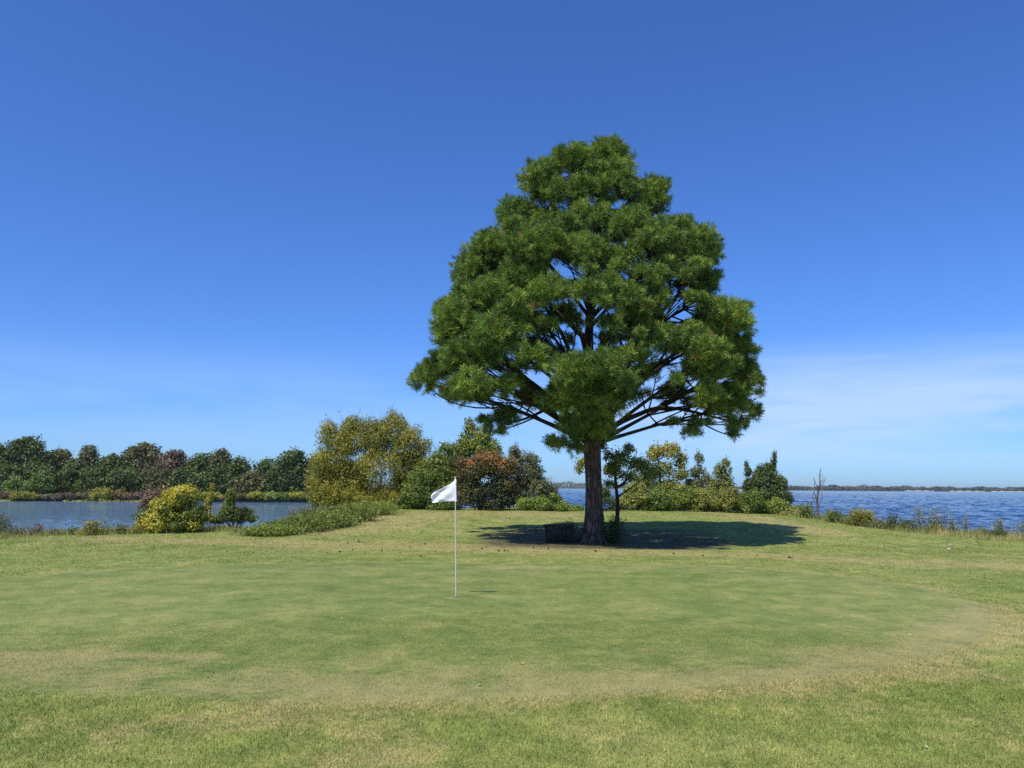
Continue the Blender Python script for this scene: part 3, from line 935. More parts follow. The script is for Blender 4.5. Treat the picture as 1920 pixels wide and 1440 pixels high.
# needles: tufts of long needles on the clumps
tp_, td_, tc_ = [], [], []
for k_, (c, ax_, az_) in enumerate(zip(C, Rx, Rz)):
    # every mass is a cluster of smaller puffs, every puff a handful of rosettes
    ay_ = .5 * (ax_ + az_)
    E_ = np.array([ax_, ay_, az_])
    npf = max(4, int(11.5 * ax_ * az_ / .7) + 3)
    dpf = unit(gP.normal(size=(npf, 3)) + [0, 0, .3])
    for _ in range(8):
        df = dpf[:, None] - dpf[None]
        ds = np.linalg.norm(df, axis=-1) + np.eye(npf)
        dpf = unit(dpf + (df / ds[..., None] ** 3).sum(1) * (.25 / npf))
    pr = .36 * math.sqrt(ax_ * az_) * gP.uniform(.6, 1.35, npf) + .05
    pc = c + dpf * np.maximum(E_ - pr[:, None] - .10, .05) * gP.uniform(.72, 1.16, (npf, 1))
    mt_ = gP.uniform(.40, .56)
    for q_, r_, dd in zip(pc, pr, dpf):
        n = int(17 * (r_ / .3) ** 1.7) + 4
        d = unit(gP.normal(size=(n, 3)) + dd * .55 + [0, 0, .35])
        rr = r_ * gP.uniform(.35, 1.08, n)
        ok = (d[:, 2] > -.35) | (gP.uniform(0, 1, n) < .35)
        tp_.append((q_ + d * rr[:, None])[ok])
        td_.append(unit(d + [0, 0, .45] + gP.normal(0, .2, (n, 3)))[ok])
        tc_.append(np.clip(mt_ + gP.normal(0, .10) + gP.normal(0, .17, n), 0, .86)[ok])
tp_ = np.vstack(tp_); td_ = np.vstack(td_); tc_ = np.concatenate(tc_)
q = proj(tp_)
keep = np.ones(len(tp_), bool)
for gx_, gy_, a_, b_ in GAPS:
    e_ = ((q[:, 0] - gx_) / (a_ * .9)) ** 2 + ((q[:, 1] - gy_) / (b_ * .9)) ** 2
    keep &= (e_ > gP.uniform(.45, 1.0, len(e_)))
tp_, td_, tc_ = tp_[keep], td_[keep], tc_[keep]
NN = 30
n = len(tp_)
dirs = unit(td_[:, None] + gP.normal(0, .62, (n, NN, 3)))
Ls = gP.uniform(.13, .24, (n, NN))
base_ = tp_[:, None] + td_[:, None] * gP.uniform(-.10, .05, (n, NN))[..., None]
tip = base_ + dirs * Ls[..., None]
tip[..., 2] -= .02
sd_ = unit(np.cross(dirs, gP.normal(size=(n, NN, 3)))) * gP.uniform(.0050, .0085, (n, NN))[..., None]
m1 = base_ + dirs * (Ls * .45)[..., None]
V = np.stack([base_ + 0 * sd_, m1 + sd_, tip, m1 - sd_], 2).reshape(-1, 3) - tb
tint = np.repeat(tc_, NN) + gP.normal(0, .07, n * NN)
brown = np.repeat(gP.uniform(0, 1, n) < .004, NN)
tint = np.where(brown, 1.0, np.clip(tint, 0, .86))
M_NEEDLE = leaf_mat('pine_needles', [(0, (.018, .038, .012)), (.35, (.052, .092, .018)), (.62, (.112, .160, .027)), (.86, (.182, .226, .040)), (.93, (.20, .11, .04)), (1, (.20, .10, .04))], .14, .5, 2.0)
mesh_np('crown', V, np.arange(4 * n * NN).reshape(-1, 4), M_NEEDLE, pine, fattr={'tint': tint})

# ------------------------------------------------------------------ flag and hole
fb = G(855, 1120)
FY = fb[1]
fz = hz(fb[0], fb[1]) + .006
M_WHITE = plain_mat('white_paint', (.80, .80, .79), .4, .03)
M_CLOTH = plain_mat('white_cloth', (.80, .80, .84), .85, .03, 30)
flag = empty('golf_flag', (fb[0], fb[1], fz), 'white flag on thin white flagstick standing in the putting green', 'flag')
top = P(853.5, 896, FY)
sg = Geo().tube(np.linspace([fb[0], fb[1], fz - .1], top, 12), np.linspace(.0088, .0075, 12), 12)
sg.build('pole', plain_mat('worn_grey_paint', (.62, .62, .60), .45, .12, 6), flag, True)
sg = Geo().tube(np.linspace(top - [0, 0, .003], top + [0, 0, .018], 4), [.011, .013, .012, .006], 12)
sg.build('finial', M_WHITE, flag, True)
nu, nv = 40, 20
u = np.linspace(0, 1, nu)
te = spline([P(854.2, 899, FY)[[0, 2]], P(843, 908, FY)[[0, 2]], P(828, 916, FY)[[0, 2]], P(814, 923, FY)[[0, 2]], P(808, 929, FY)[[0, 2]]], nu)
be = spline([P(854.8, 940, FY)[[0, 2]], P(842, 940.5, FY)[[0, 2]], P(828, 941.5, FY)[[0, 2]], P(818, 942.5, FY)[[0, 2]], P(811, 943, FY)[[0, 2]]], nu)
vv = np.linspace(0, 1, nv)
XZ = te[:, None] * (1 - vv)[None, :, None] + be[:, None] * vv[None, :, None]
U, VV = np.meshgrid(u, vv, indexing='ij')
dep = .022 * np.sin((U * .8 - VV * .9) * 8.0 + .6) * U ** .7 + .007 * np.sin((U * .7 + VV) * 15) * U
Vf = np.stack([XZ[..., 0], FY + dep, XZ[..., 1]], -1).reshape(-1, 3)
fq = np.array([[i_ * nv + j_, (i_ + 1) * nv + j_, (i_ + 1) * nv + j_ + 1, i_ * nv + j_ + 1] for i_ in range(nu - 1) for j_ in range(nv - 1)])
fo = mesh_np('cloth', Vf - np.array(flag.location), fq, M_CLOTH, flag, True)
sm_ = fo.modifiers.new('thickness', 'SOLIDIFY'); sm_.thickness = .002
sg = Geo().tube(np.linspace(P(854.8, 941, FY), P(854.0, 898.5, FY), 6), .016, 10)
sg.build('sleeve', M_CLOTH, flag, True)
# hole with its white liner
hx, hy = fb[0] + .0, fb[1]
gl = Geo()
aa = np.linspace(0, 2 * np.pi, 25)[:-1]
def ring(r0, r1, z0, z1):
    v = np.vstack([np.column_stack([hx + r0 * np.cos(aa), hy + r0 * np.sin(aa), np.full(24, z0)]), np.column_stack([hx + r1 * np.cos(aa), hy + r1 * np.sin(aa), np.full(24, z1)])])
    i_ = np.arange(24); return v, np.stack([i_, (i_ + 1) % 24, 24 + (i_ + 1) % 24, 24 + i_], -1)
gl.add(*ring(.056, .054, fz + .002, fz + .005)); gl.add(*ring(.054, .051, fz + .005, fz + .003))
hole = gl.build('hole_rim', plain_mat('worn_rim', (.20, .20, .16), .8))
tag(hole, 'small pale rim of the hole at the foot of the flagstick', 'golf hole')
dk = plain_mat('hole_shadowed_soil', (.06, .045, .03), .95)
v = np.vstack([np.column_stack([.050 * np.cos(aa) + hx, .050 * np.sin(aa) + hy, np.full(24, fz + .004)]), [[hx, hy, fz + .004]]])  # flat disc at the rim; the hole's inner shade is in its dark colour
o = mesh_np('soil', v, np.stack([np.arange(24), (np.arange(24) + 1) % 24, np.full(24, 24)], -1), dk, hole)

# ------------------------------------------------------------------ bench at the foot of the pine
by = TY - .25
bc = P(1047, 1018, by); bc[2] = hz(bc[0], bc[1])
M_OLDWOOD = bark_mat('weathered_wood', (.055, .047, .040), (.034, .030, .027), 16, .12, .3)
bench = empty('wooden_stand', bc, 'low dark slatted wooden stand in the shade left of the pine trunk', 'wooden stand')
kk = by / F
for i_ in range(3):
    Geo().box(bc + [0, -.19 + .19 * i_, .565], (1.02, .18, .05), .03).build('top_board', M_OLDWOOD, bench)
for i_ in range(9):
    Geo().box(bc + [-.36 + .09 * i_, -.20, .27], (.075, .025, .52), 0.0, (math.radians((i_ - 4) * 1.4), 'Y')).build('slat', M_OLDWOOD, bench)
for s_ in (-1, 1):
    for t_ in (-1, 1):
        Geo().box(bc + [s_ * .40, t_ * .17, .26], (.07, .07, .56), 0, (math.radians(s_ * 6), 'Y')).build('leg', M_OLDWOOD, bench)
Geo().box(bc + [0, .17, .2], (.78, .04, .07)).build('rail', M_OLDWOOD, bench)

# ------------------------------------------------------------------ shrubs and small trees on the peninsula
Yb = 46.5
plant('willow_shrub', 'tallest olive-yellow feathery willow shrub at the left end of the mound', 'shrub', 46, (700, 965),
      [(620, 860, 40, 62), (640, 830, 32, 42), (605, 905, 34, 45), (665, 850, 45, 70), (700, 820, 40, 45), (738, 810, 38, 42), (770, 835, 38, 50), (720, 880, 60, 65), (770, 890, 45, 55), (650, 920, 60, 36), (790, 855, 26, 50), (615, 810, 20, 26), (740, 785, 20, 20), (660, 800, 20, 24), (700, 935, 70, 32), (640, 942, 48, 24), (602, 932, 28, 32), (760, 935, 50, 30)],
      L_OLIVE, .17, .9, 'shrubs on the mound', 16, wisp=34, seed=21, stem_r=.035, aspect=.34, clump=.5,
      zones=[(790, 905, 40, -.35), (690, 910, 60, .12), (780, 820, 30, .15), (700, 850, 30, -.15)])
plant('leafy_shrub', 'fresh green leafy shrub pressed against the right foot of the willow shrub', 'shrub', 44, (790, 964),
      [(795, 905, 38, 36), (775, 930, 40, 32), (820, 920, 30, 40), (815, 890, 24, 24), (745, 950, 40, 16), (830, 950, 40, 14), (818, 872, 24, 30), (838, 900, 24, 40)], L_GREEN, .15, .9, 'shrubs on the mound', 8, wisp=8, seed=22, clump=.42)
plant('slim_tree', 'slim yellow-green young tree rising behind the rust coloured shrub', 'tree', 49, (885, 955),
      [(880, 825, 28, 32), (905, 815, 22, 26), (860, 850, 30, 30), (905, 850, 34, 30), (845, 880, 30, 35), (880, 800, 16, 20), (925, 840, 22, 24), (835, 840, 16, 14), (838, 865, 20, 24)], L_GREEN, .19, .75, 'small trees on the mound', 12, trunk=True, stem_r=.07, seed=23, clump=.42, wisp=8,
      zones=[(905, 815, 30, .3), (870, 820, 20, .2)])
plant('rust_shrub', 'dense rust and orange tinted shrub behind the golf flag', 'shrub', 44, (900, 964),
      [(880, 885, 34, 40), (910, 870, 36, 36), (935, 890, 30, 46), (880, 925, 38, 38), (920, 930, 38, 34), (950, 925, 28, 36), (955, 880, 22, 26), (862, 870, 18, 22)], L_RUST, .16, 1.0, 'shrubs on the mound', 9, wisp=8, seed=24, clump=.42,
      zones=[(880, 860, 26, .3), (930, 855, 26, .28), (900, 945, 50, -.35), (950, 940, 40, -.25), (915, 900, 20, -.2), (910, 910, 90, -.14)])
plant('grey_shrub', 'grey-green shrub sloping down to the water gap left of the pine', 'shrub', 45, (985, 962),
      [(975, 880, 26, 38), (1000, 885, 24, 30), (975, 920, 34, 36), (1010, 915, 28, 28), (965, 850, 14, 20), (1025, 925, 16, 22), (1000, 860, 14, 14)], L_GREY, .15, .85, 'shrubs on the mound', 9, wisp=10, seed=25, clump=.38)
plant('low_shrub', 'low yellow-green shrub spilling over the crest below the water gap', 'shrub', 43.5, (1020, 962),
      [(985, 945, 24, 16), (1015, 945, 26, 18), (1050, 950, 26, 13), (1080, 955, 20, 10), (1040, 932, 12, 10)], L_BRIGHT, .13, .9, 'low shrubs on the crest', 6, seed=26, clump=.28)
plant('rust_sprig', 'small rusty sprig at the right tip of the grey-green shrub', 'shrub', 45.5, (1040, 955), [(1038, 922, 10, 18), (1048, 938, 9, 12)], L_RUST, .13, .8, None, 4, seed=27, clump=.22)

# right of the pine trunk
plant('young_tree', 'dark thin-stemmed young tree growing just right of the pine trunk', 'tree', 27.9, (1149, 1008),
      [(1165, 858, 26, 18), (1150, 880, 22, 16), (1195, 870, 30, 16), (1178, 842, 16, 12), (1140, 858, 12, 18), (1215, 885, 22, 14), (1178, 893, 22, 14), (1142, 905, 14, 14), (1130, 835, 10, 14)],
      L_GREEN, .10, .34, None, 16, M_DARKBARK, .06, .21, True, seed=31, tintspread=.4, wisp=14, depth=1.6)
plant('yellow_tree', 'tallest loose yellow-olive tree right of the pine, sky showing through', 'tree', 47, (1245, 965),
      [(1255, 845, 26, 20), (1225, 850, 22, 20), (1275, 865, 20, 20), (1240, 880, 30, 22), (1205, 870, 16, 20), (1280, 890, 16, 16), (1215, 900, 26, 20), (1095, 868, 17, 17), (1088, 880, 12, 12), (1150, 880, 20, 20), (1250, 915, 36, 24), (1195, 915, 22, 24), (1285, 925, 26, 20)], L_OLIVE, .17, .62, 'small trees right of the pine', 14, trunk=True, stem_r=.07, seed=34, wisp=12, clump=.38,
      zones=[(1260, 845, 25, .25), (1215, 895, 30, -.4), (1245, 895, 30, -.25)])
plant('thin_tree', 'thin half-bare greenish tree between two yellow-olive crowns', 'tree', 47.5, (1312, 965),
      [(1312, 860, 12, 14), (1308, 885, 18, 18), (1320, 905, 22, 20), (1300, 910, 22, 18), (1330, 930, 24, 20), (1296, 930, 24, 20)], L_GREY, .15, .6, 'small trees right of the pine', 10, trunk=True, stem_r=.05, seed=35, wisp=10, clump=.3)
plant('orange_tree', 'narrow yellow-olive tree left of the pointed cedar', 'tree', 46.5, (1355, 965),
      [(1355, 885, 20, 22), (1348, 910, 22, 22), (1365, 905, 14, 20), (1340, 925, 22, 18), (1362, 868, 10, 10)], L_SOFT, .15, .7, 'small trees right of the pine', 8, trunk=True, stem_r=.05, seed=36, wisp=9, clump=.32,
      zones=[(1355, 900, 40, -.2)])
plant('cedar_tree', 'dark pointed cedar at the right end of the shrubs', 'tree', 45, (1432, 962),
      [(1436, 905, 26, 26), (1448, 885, 12, 20), (1450, 868, 6, 14), (1425, 930, 38, 22), (1455, 925, 26, 22), (1402, 885, 8, 14), (1405, 910, 14, 18), (1465, 905, 12, 12), (1475, 935, 16, 14), (1420, 890, 14, 12), (1400, 872, 4, 10), (1452, 856, 4, 10), (1432, 888, 18, 22), (1415, 905, 22, 20), (1445, 950, 36, 14), (1441, 882, 13, 20), (1462, 908, 18, 20)], L_CEDAR, .14, .9, None, 12, M_DARKBARK, .07, .28, True, wisp=16, seed=37)
hedge = [(1195, 930, 34, 29, L_SOFT, 'yellow tipped low bush just right of the young tree'), (1235, 937, 34, 27, L_GREEN, 'dense mid green low bush second right of the pine trunk'),
         (1280, 935, 34, 28, L_BRIGHT, 'bright green low bush below the thin half-bare tree'), (1325, 939, 32, 27, L_SOFT, 'olive low bush beneath the narrow tree beside the cedar'),
         (1368, 937, 32, 27, L_SOFT, 'straw-olive low bush left of the cedar foot'), (1410, 943, 30, 24, L_GREEN, 'rounded green low bush in front of the cedar'),
         (1452, 950, 30, 18, L_BRIGHT, 'yellow-green low bush under the right side of the cedar'), (1492, 963, 26, 14, L_SOFT, 'small olive bush where the mound drops to the lake')]
for i_, (px, py, rx, ry, mt, lb) in enumerate(hedge):
    plant('low_bush', lb, 'bush', 44.2 - .35 * (i_ % 2) - (.8 if i_ > 6 else 0), (px, py + ry), [(px, py, rx, ry), (px - rx * .3, py - ry * .4, rx * .5, ry * .5), (px - rx * .5, py + ry * .35, rx * .6, ry * .6), (px + rx * .5, py + ry * .3, rx * .6, ry * .65), (px + rx * .1, py - ry * .6, rx * .45, ry * .4)],
          mt, .13, .95, 'low bushes right of the pine', 6, seed=50 + i_, wisp=5, clump=.3)
plant('hidden_bush', 'shadowy green bush between the pine trunk and the young tree', 'bush', 44.5, (1128, 962), [(1128, 930, 22, 26), (1160, 945, 22, 18)], L_DKGREEN, .14, .8, None, 6, seed=61, clump=.32)

# dead snag by the lake
M_DEAD = bark_mat('dead_wood', (.24, .19, .16), (.16, .125, .105), 12, .2, .4)
SY = 39.5
sb = P(1534, 986, SY); sb[2] = hz(sb[0], sb[1])
snag = empty('dead_snag', sb, 'thin dead grey snag with broken bare twigs at the lake edge', 'dead tree')
g_ = Geo()
g_.tube(spline([sb - [0, 0, .1], P(1534, 960, SY), P(1532, 935, SY), P(1537, 908, SY), P(1537, 890, SY), P(1539, 878, SY)], 16), np.linspace(.065, .014, 16), 8, lump=.12, seed=5)
g_.build('trunk', M_DEAD, snag, True)
for pts in ([(1533, 940), (1526, 920), (1528, 905), (1525, 895)], [(1537, 910), (1545, 904), (1548, 893)], [(1536, 915), (1530, 908), (1527, 898)], [(1534, 950), (1542, 935), (1540, 918)], [(1537, 905), (1543, 900), (1541, 888)], [(1533, 945), (1524, 935), (1526, 922)]):
    b_ = Geo(); b_.tube(spline([P(a_, c_, SY + random.uniform(-.2, .2)) for a_, c_ in pts], 8), np.linspace(.022, .008, 8), 5)
    b_.build('branch', M_DEAD, snag, True)

# left shore
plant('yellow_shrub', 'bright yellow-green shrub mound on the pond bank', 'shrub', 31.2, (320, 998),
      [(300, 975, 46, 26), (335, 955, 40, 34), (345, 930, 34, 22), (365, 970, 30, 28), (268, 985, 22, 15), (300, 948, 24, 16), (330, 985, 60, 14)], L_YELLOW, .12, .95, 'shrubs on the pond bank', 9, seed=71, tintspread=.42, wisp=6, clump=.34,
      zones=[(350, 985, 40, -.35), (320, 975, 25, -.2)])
plant('purple_shrub', 'purple-brown twiggy shrub behind the bright yellow one', 'shrub', 32.6, (292, 985), [(288, 935, 22, 18), (305, 925, 18, 14), (275, 945, 14, 14)], L_PURPLE, .11, .8, 'shrubs on the pond bank', 9, seed=72, wisp=8, clump=.28)
plant('dark_shrub', 'dark green and red shrub right of the bright yellow one', 'shrub', 32.2, (440, 988),
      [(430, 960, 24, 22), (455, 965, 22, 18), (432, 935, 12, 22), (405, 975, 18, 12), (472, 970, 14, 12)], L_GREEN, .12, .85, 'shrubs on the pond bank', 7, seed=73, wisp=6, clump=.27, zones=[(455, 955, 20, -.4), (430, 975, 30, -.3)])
plant('thin_sapling', 'thin yellowish sapling between the yellow and dark shrubs', 'sapling', 32.6, (392, 985), [(392, 935, 8, 14), (386, 950, 9, 12), (398, 915, 5, 8)], L_YELLOW, .11, .5, None, 5, seed=74, wisp=4, clump=.18, stem_r=.02)
weeds = [(515, 986, 34, 13, 29.8, L_BRIGHT, 'low bright green weeds furthest left on the slope'), (560, 980, 36, 17, 31, L_GREEN, 'rich green weed bank before the pond corner'), (608, 974, 36, 20, 32.6, L_BRIGHT, 'bushy green weeds below the willow shrub left end'),
         (650, 966, 34, 19, 35.5, L_GREEN, 'deep green weeds under the middle of the willow shrub'), (690, 958, 32, 15, 38.5, L_BRIGHT, 'light green weeds at the willow shrub foot, nearest the mound'), (590, 955, 26, 18, 34.5, L_GREY, 'greyish dry weeds beside the pond corner')]
def stalks(name, label, cat, Y, base, rx, hpx, mat, n, leaf, group, seed, bushy=.5):
    """weed of many thin upright stems with small leaves; rx, hpx in photograph pixels"""
    g = np.random.default_rng(seed)
    k = Y / F
    b = P(base[0], base[1], Y); b[2] = hz(b[0], b[1])
    root = empty(name, b, label, cat, group)
    wx, hh = rx * k, hpx * k
    sg = Geo(); p = []; t_ = []
    for i_ in range(n):
        a = b + np.append(g.normal(0, .35, 2) * wx * [1, .8], 0)
        a[2] = hz(a[0], a[1]) - .03
        off = (a[0] - b[0]) / max(wx, .05)
        h_ = hh * (1 - .45 * off * off) * g.uniform(.45, 1.05)
        e = a + np.array([g.normal(0, .22) * wx + off * wx * .5, g.normal(0, .3) * wx, h_])
        pth = bez(a, a * .4 + e * .6 + g.normal(0, .05, 3) * h_, e, 6)
        sg.tube(pth, np.linspace(.010, .004, 6), 4)
        m_ = int(h_ / leaf * 5 * bushy) + 5
        tt = g.uniform(.06, 1, m_) ** .8
        q = np.stack([np.interp(tt, np.linspace(0, 1, 6), pth[:, c_]) for c_ in range(3)], 1)
        q += g.normal(0, 1, (m_, 3)) * (leaf * (.9 + .9 * (1 - tt)))[:, None] * [1, 1, .5]
        p.append(q); t_.append(np.clip(g.uniform(.25, .6) + .35 * (tt - .5) + g.normal(0, .15, m_), 0, 1))
    p = np.vstack(p); t_ = np.concatenate(t_)
    ok = p[:, 2] > height(p[:, 0], p[:, 1])
    p, t_ = p[ok], t_[ok]
    V, fq = leaf_quads(p - b, unit(g.normal(size=(len(p), 3)) + [0, 0, .6]), leaf * g.uniform(.6, 1.5, len(p)), g, .4)
    mesh_np('foliage', V, fq, mat, root, fattr={'tint': t_})
    sg.build('stem', M_TWIG, root, True)
    return root

for i_, (px, py, rx, ry, Y_, mt, lb) in enumerate(weeds):
    stalks('weed_patch', lb, 'weeds', Y_, (px, py + ry), rx * 1.5, ry * 1.6, mt, 300, .085, 'weeds on the slope by the pond', 80 + i_, .8)
stalks('undergrowth', 'dark leafy undergrowth at the foot of the young tree beside the pine', 'weeds', 27.3, (1150, 1016), 20, 52, L_DKGREEN, 46, .08, None, 32, .8)
stalks('sprout', 'thin leafy sprouts growing behind the low wooden stand', 'weeds', 27.6, (1068, 1014), 24, 40, L_DKGREEN, 20, .07, None, 33, .5)
shore = [(-4, 1014, 16, 46, 29.2, L_GREY, 'tall greyish weed cut by the left picture edge', .10, 26), (30, 1014, 18, 22, 29.3, L_GREY, 'low grey weed second from the left edge', .07, 20), (66, 1014, 20, 24, 29.4, L_PURPLE, 'brownish seedy weed on the pond edge', .07, 24),
         (100, 1014, 20, 16, 29.5, L_GREY, 'flat grey-green weed between the brown and the spindly ones', .07, 20), (131, 1013, 6, 26, 29.5, L_DKGREEN, 'single dark spindly weed against the pond', .08, 7), (172, 1013, 20, 28, 29.6, L_OLIVE, 'rounded yellowish weed bush on the pond edge', .075, 44),
         (194, 1012, 10, 28, 29.8, L_PALE, 'pale wisp beside the rounded yellowish weed', .06, 9), (226, 1011, 14, 20, 30.2, L_DKGREEN, 'dark low weed left of the yellow shrub', .08, 14), (255, 1010, 20, 20, 30.4, L_OLIVE, 'straw weed at the foot of the yellow shrub', .08, 26)]
for i_, (px, py, rx, hp, Y_, mt, lb, lf, n_) in enumerate(shore):
    stalks('shore_weed', lb, 'weed', Y_, (px, py), rx, hp, mt, n_, lf, 'weeds along the pond edge', 100 + i_)
rsh = [(1512, 992, 14, 32, 40.5, L_GREEN, 'dark green weed just left of the dead snag', .1, 26), (1562, 996, 16, 26, 38, L_GREEN, 'green weed just right of the dead snag', .1, 30), (1588, 1000, 16, 18, 37, L_GREY, 'low grey weed left of the yellow lakeside bush', .09, 22),
       (1618, 1000, 24, 34, 35.8, L_OLIVE, 'rounded yellow-olive bush on the lake edge', .085, 80), (1652, 1003, 18, 18, 34.8, L_GREY, 'small grey weed right of the yellow lakeside bush', .08, 24), (1676, 1004, 11, 34, 34.3, L_DKGREEN, 'first dark upright weed on the lake edge', .08, 16),
       (1702, 1006, 16, 24, 33.9, L_DKGREEN, 'squat dark weed beside the pale flowering one', .08, 30), (1740, 1008, 34, 52, 33.3, L_PALE, 'tall pale flowering weed over the lake', .06, 44), (1757, 1009, 18, 22, 33, L_OLIVE, 'olive weed at the foot of the pale flowering one', .07, 26),
       (1787, 1010, 16, 38, 32.6, L_PALE, 'thin pale weed right of the tallest one', .06, 16), (1815, 1011, 9, 42, 32.2, L_PALE, 'spindly pale weed standing alone by the lake', .055, 7), (1842, 1012, 20, 20, 31.7, L_GREY, 'low grey weed before the right hand plume', .07, 26),
       (1872, 1013, 18, 42, 31.2, L_PALE, 'green-grey plume weed near the right edge', .06, 26), (1868, 1014, 20, 18, 30.9, L_DKGREEN, 'dark low weed under the right hand plume', .07, 26), (1914, 1015, 16, 38, 30.4, L_PALE, 'pale plume weed cut by the right picture edge', .06, 18)]
for i_, (px, py, rx, hp, Y_, mt, lb, lf, n_) in enumerate(rsh):
    stalks('lakeside_weed', lb, 'weed', Y_, (px, py), rx, hp, mt, n_, lf, 'weeds along the lake edge', 130 + i_, .35 if mt is L_PALE else .8)

# tall unmown grass along the edges (uncountable)
def edge_grass():
    n = 60000
    col = np.concatenate([RNG.uniform(-250, 700, n // 2), RNG.uniform(1440, 2150, n // 2 - 8000), RNG.uniform(640, 1480, 8000)])
    e = np.interp(col, EDGE[:, 0], EDGE[:, 1])
    y = e + RNG.normal(.25, .75, n) * np.where(col > 700, 1.2, 1)
    x = (col - 960) / F * y
    z = height(x, y)
    clp = .55 + .45 * vnoise(x, y, 1.7, 41)
    ln = RNG.uniform(.12, .50, n) * clp * np.where((col > 700) & (col < 1440), .6, np.where(col >= 1440, 1.35, 1.0))
    th = RNG.uniform(0, 6.28, n); le = RNG.uniform(.05, .6, n); ph = RNG.uniform(0, 6.28, n)
    b = np.stack([x, y, z - .02], 1)
    sd_ = np.stack([np.cos(th), np.sin(th), 0 * th], 1) * .011
    tip = b + np.stack([np.cos(ph) * np.sin(le), np.sin(ph) * np.sin(le), np.cos(le)], 1) * ln[:, None]
    V = np.stack([b - sd_, b + sd_, tip], 1).reshape(-1, 3)
    return V, np.arange(3 * n).reshape(-1, 3), np.clip(.55 + .4 * vnoise(x, y, 2.5, 42) + RNG.normal(0, .2, n), 0, 1)
V, ft, ti = edge_grass()
L_STRAW = leaf_mat('tall_grass_blades', [(0, (.075, .125, .03)), (.4, (.14, .165, .05)), (.7, (.25, .21, .09)), (1, (.36, .28, .13))], .3, .7)
tag(mesh_np('tall_grass', V, ft, L_STRAW, fattr={'tint': ti}), 'unmown straw and green grass fringing the water', 'grass', kind='stuff')

# ------------------------------------------------------------------ woods beyond the pond
def far_tree(px, top, hw, mat, Y, lb, seed, base=934, name='broadleaf_tree', trunk_show=False, lf=.72, cl=1.5, dens=1.0):
    hgt = base - top
    cy = top + hgt * .42
    lob = [(px, cy, hw * .95, hgt * .42), (px - hw * .5, cy + hgt * .15, hw * .65, hgt * .38), (px + hw * .5, cy + hgt * .12, hw * .65, hgt * .40), (px + hw * .1, top + hgt * .22, hw * .55, hgt * .22), (px, base - hgt * .25, hw * 1.1, hgt * .25)]
    if trunk_show: lob = lob[:4]
    plant(name, lb, 'tree', Y, (px, base), lob, mat, lf, dens, 'trees beyond the pond', 8, M_DARKBARK, .2, cl, True, seed=seed, depth=.8, tintspread=.3)
FT = [(-60, 838, 48, L_FAR, 'dark green tree past the left picture edge'), (-8, 832, 42, L_FAR, 'dark tree at the left end of the far wood'), (45, 811, 52, L_FAR, 'tallest broad green tree of the far wood'), (108, 836, 38, L_FAROL, 'olive tree right of the tallest one in the far wood'),
      (165, 831, 26, L_FAROL, 'round brown-topped tree poking above its neighbours'), (140, 858, 34, L_FAR, 'shorter deep green tree before the round brown-topped one'), (208, 846, 38, L_FAR, 'green tree left of the wide domed crown'), (265, 826, 50, L_FAROL, 'wide domed olive-brown crown of the far wood'),
      (322, 836, 44, L_FARBR, 'reddish brown bare-looking tree of the far wood'), (372, 846, 30, L_FAR, 'vivid dark green tree right of the reddish one'), (412, 835, 30, L_FAROL, 'brown-tinted tall tree behind the green ones'), (445, 853, 32, L_FAR, 'leafy green tree at the dip of the far wood'),
      (496, 858, 32, L_FAR, 'lower green tree right of the dip'), (548, 836, 38, L_FAR, 'tall dark green tree left of the willow shrub'), (596, 846, 34, L_FAROL, 'olive tree half hidden by the willow shrub'), (650, 858, 40, L_FAR, 'dark tree hidden behind the willow shrub')]
FT += [(-30, 872, 44, L_FAROL, 'low tree filling in at the far left picture edge'), (20, 866, 44, L_FAR, 'low green tree below the tallest crown, left side'), (75, 862, 44, L_FAR, 'low green tree below the tallest crown, right side'), (185, 874, 40, L_FAR, 'low dark tree under the gap left of the wide dome'),
       (240, 872, 42, L_FAR, 'low dark tree below the left of the wide dome'), (295, 876, 40, L_FAROL, 'low olive tree between the dome and the reddish tree'), (345, 874, 36, L_FAR, 'low green tree right below the reddish tree'), (400, 872, 40, L_FAR, 'low dark tree below the brown-tinted tall tree'),
       (470, 882, 36, L_FAROL, 'lowest olive tree at the dip of the far wood'), (522, 874, 34, L_FAR, 'low dark tree just left of the tall one by the willow shrub'), (575, 876, 36, L_FAR, 'low dark tree right of the tall one by the willow shrub')]
for i_, (px, tp0, hw, mt, lb) in enumerate(FT):
    back = lb.startswith(('round', 'wide', 'brown-t', 'olive tree r'))
    far_tree(px, tp0, hw, mt, 165 if back else (154 if 'low ' in lb or 'lowest' in lb else 157 + 2 * (i_ % 3)), lb, 200 + i_ if i_ < 30 else 270 + i_)
far_tree(75, 880, 26, L_FARLT, 150, 'small light green tree with pale trunk at the water', 240, 933, 'light_tree', True, .5, .9, .6)
far_tree(30, 890, 24, L_FARLT, 151, 'light green bushy sapling at the left far bank', 241, 933, 'light_tree', False, .5, .9, .6)
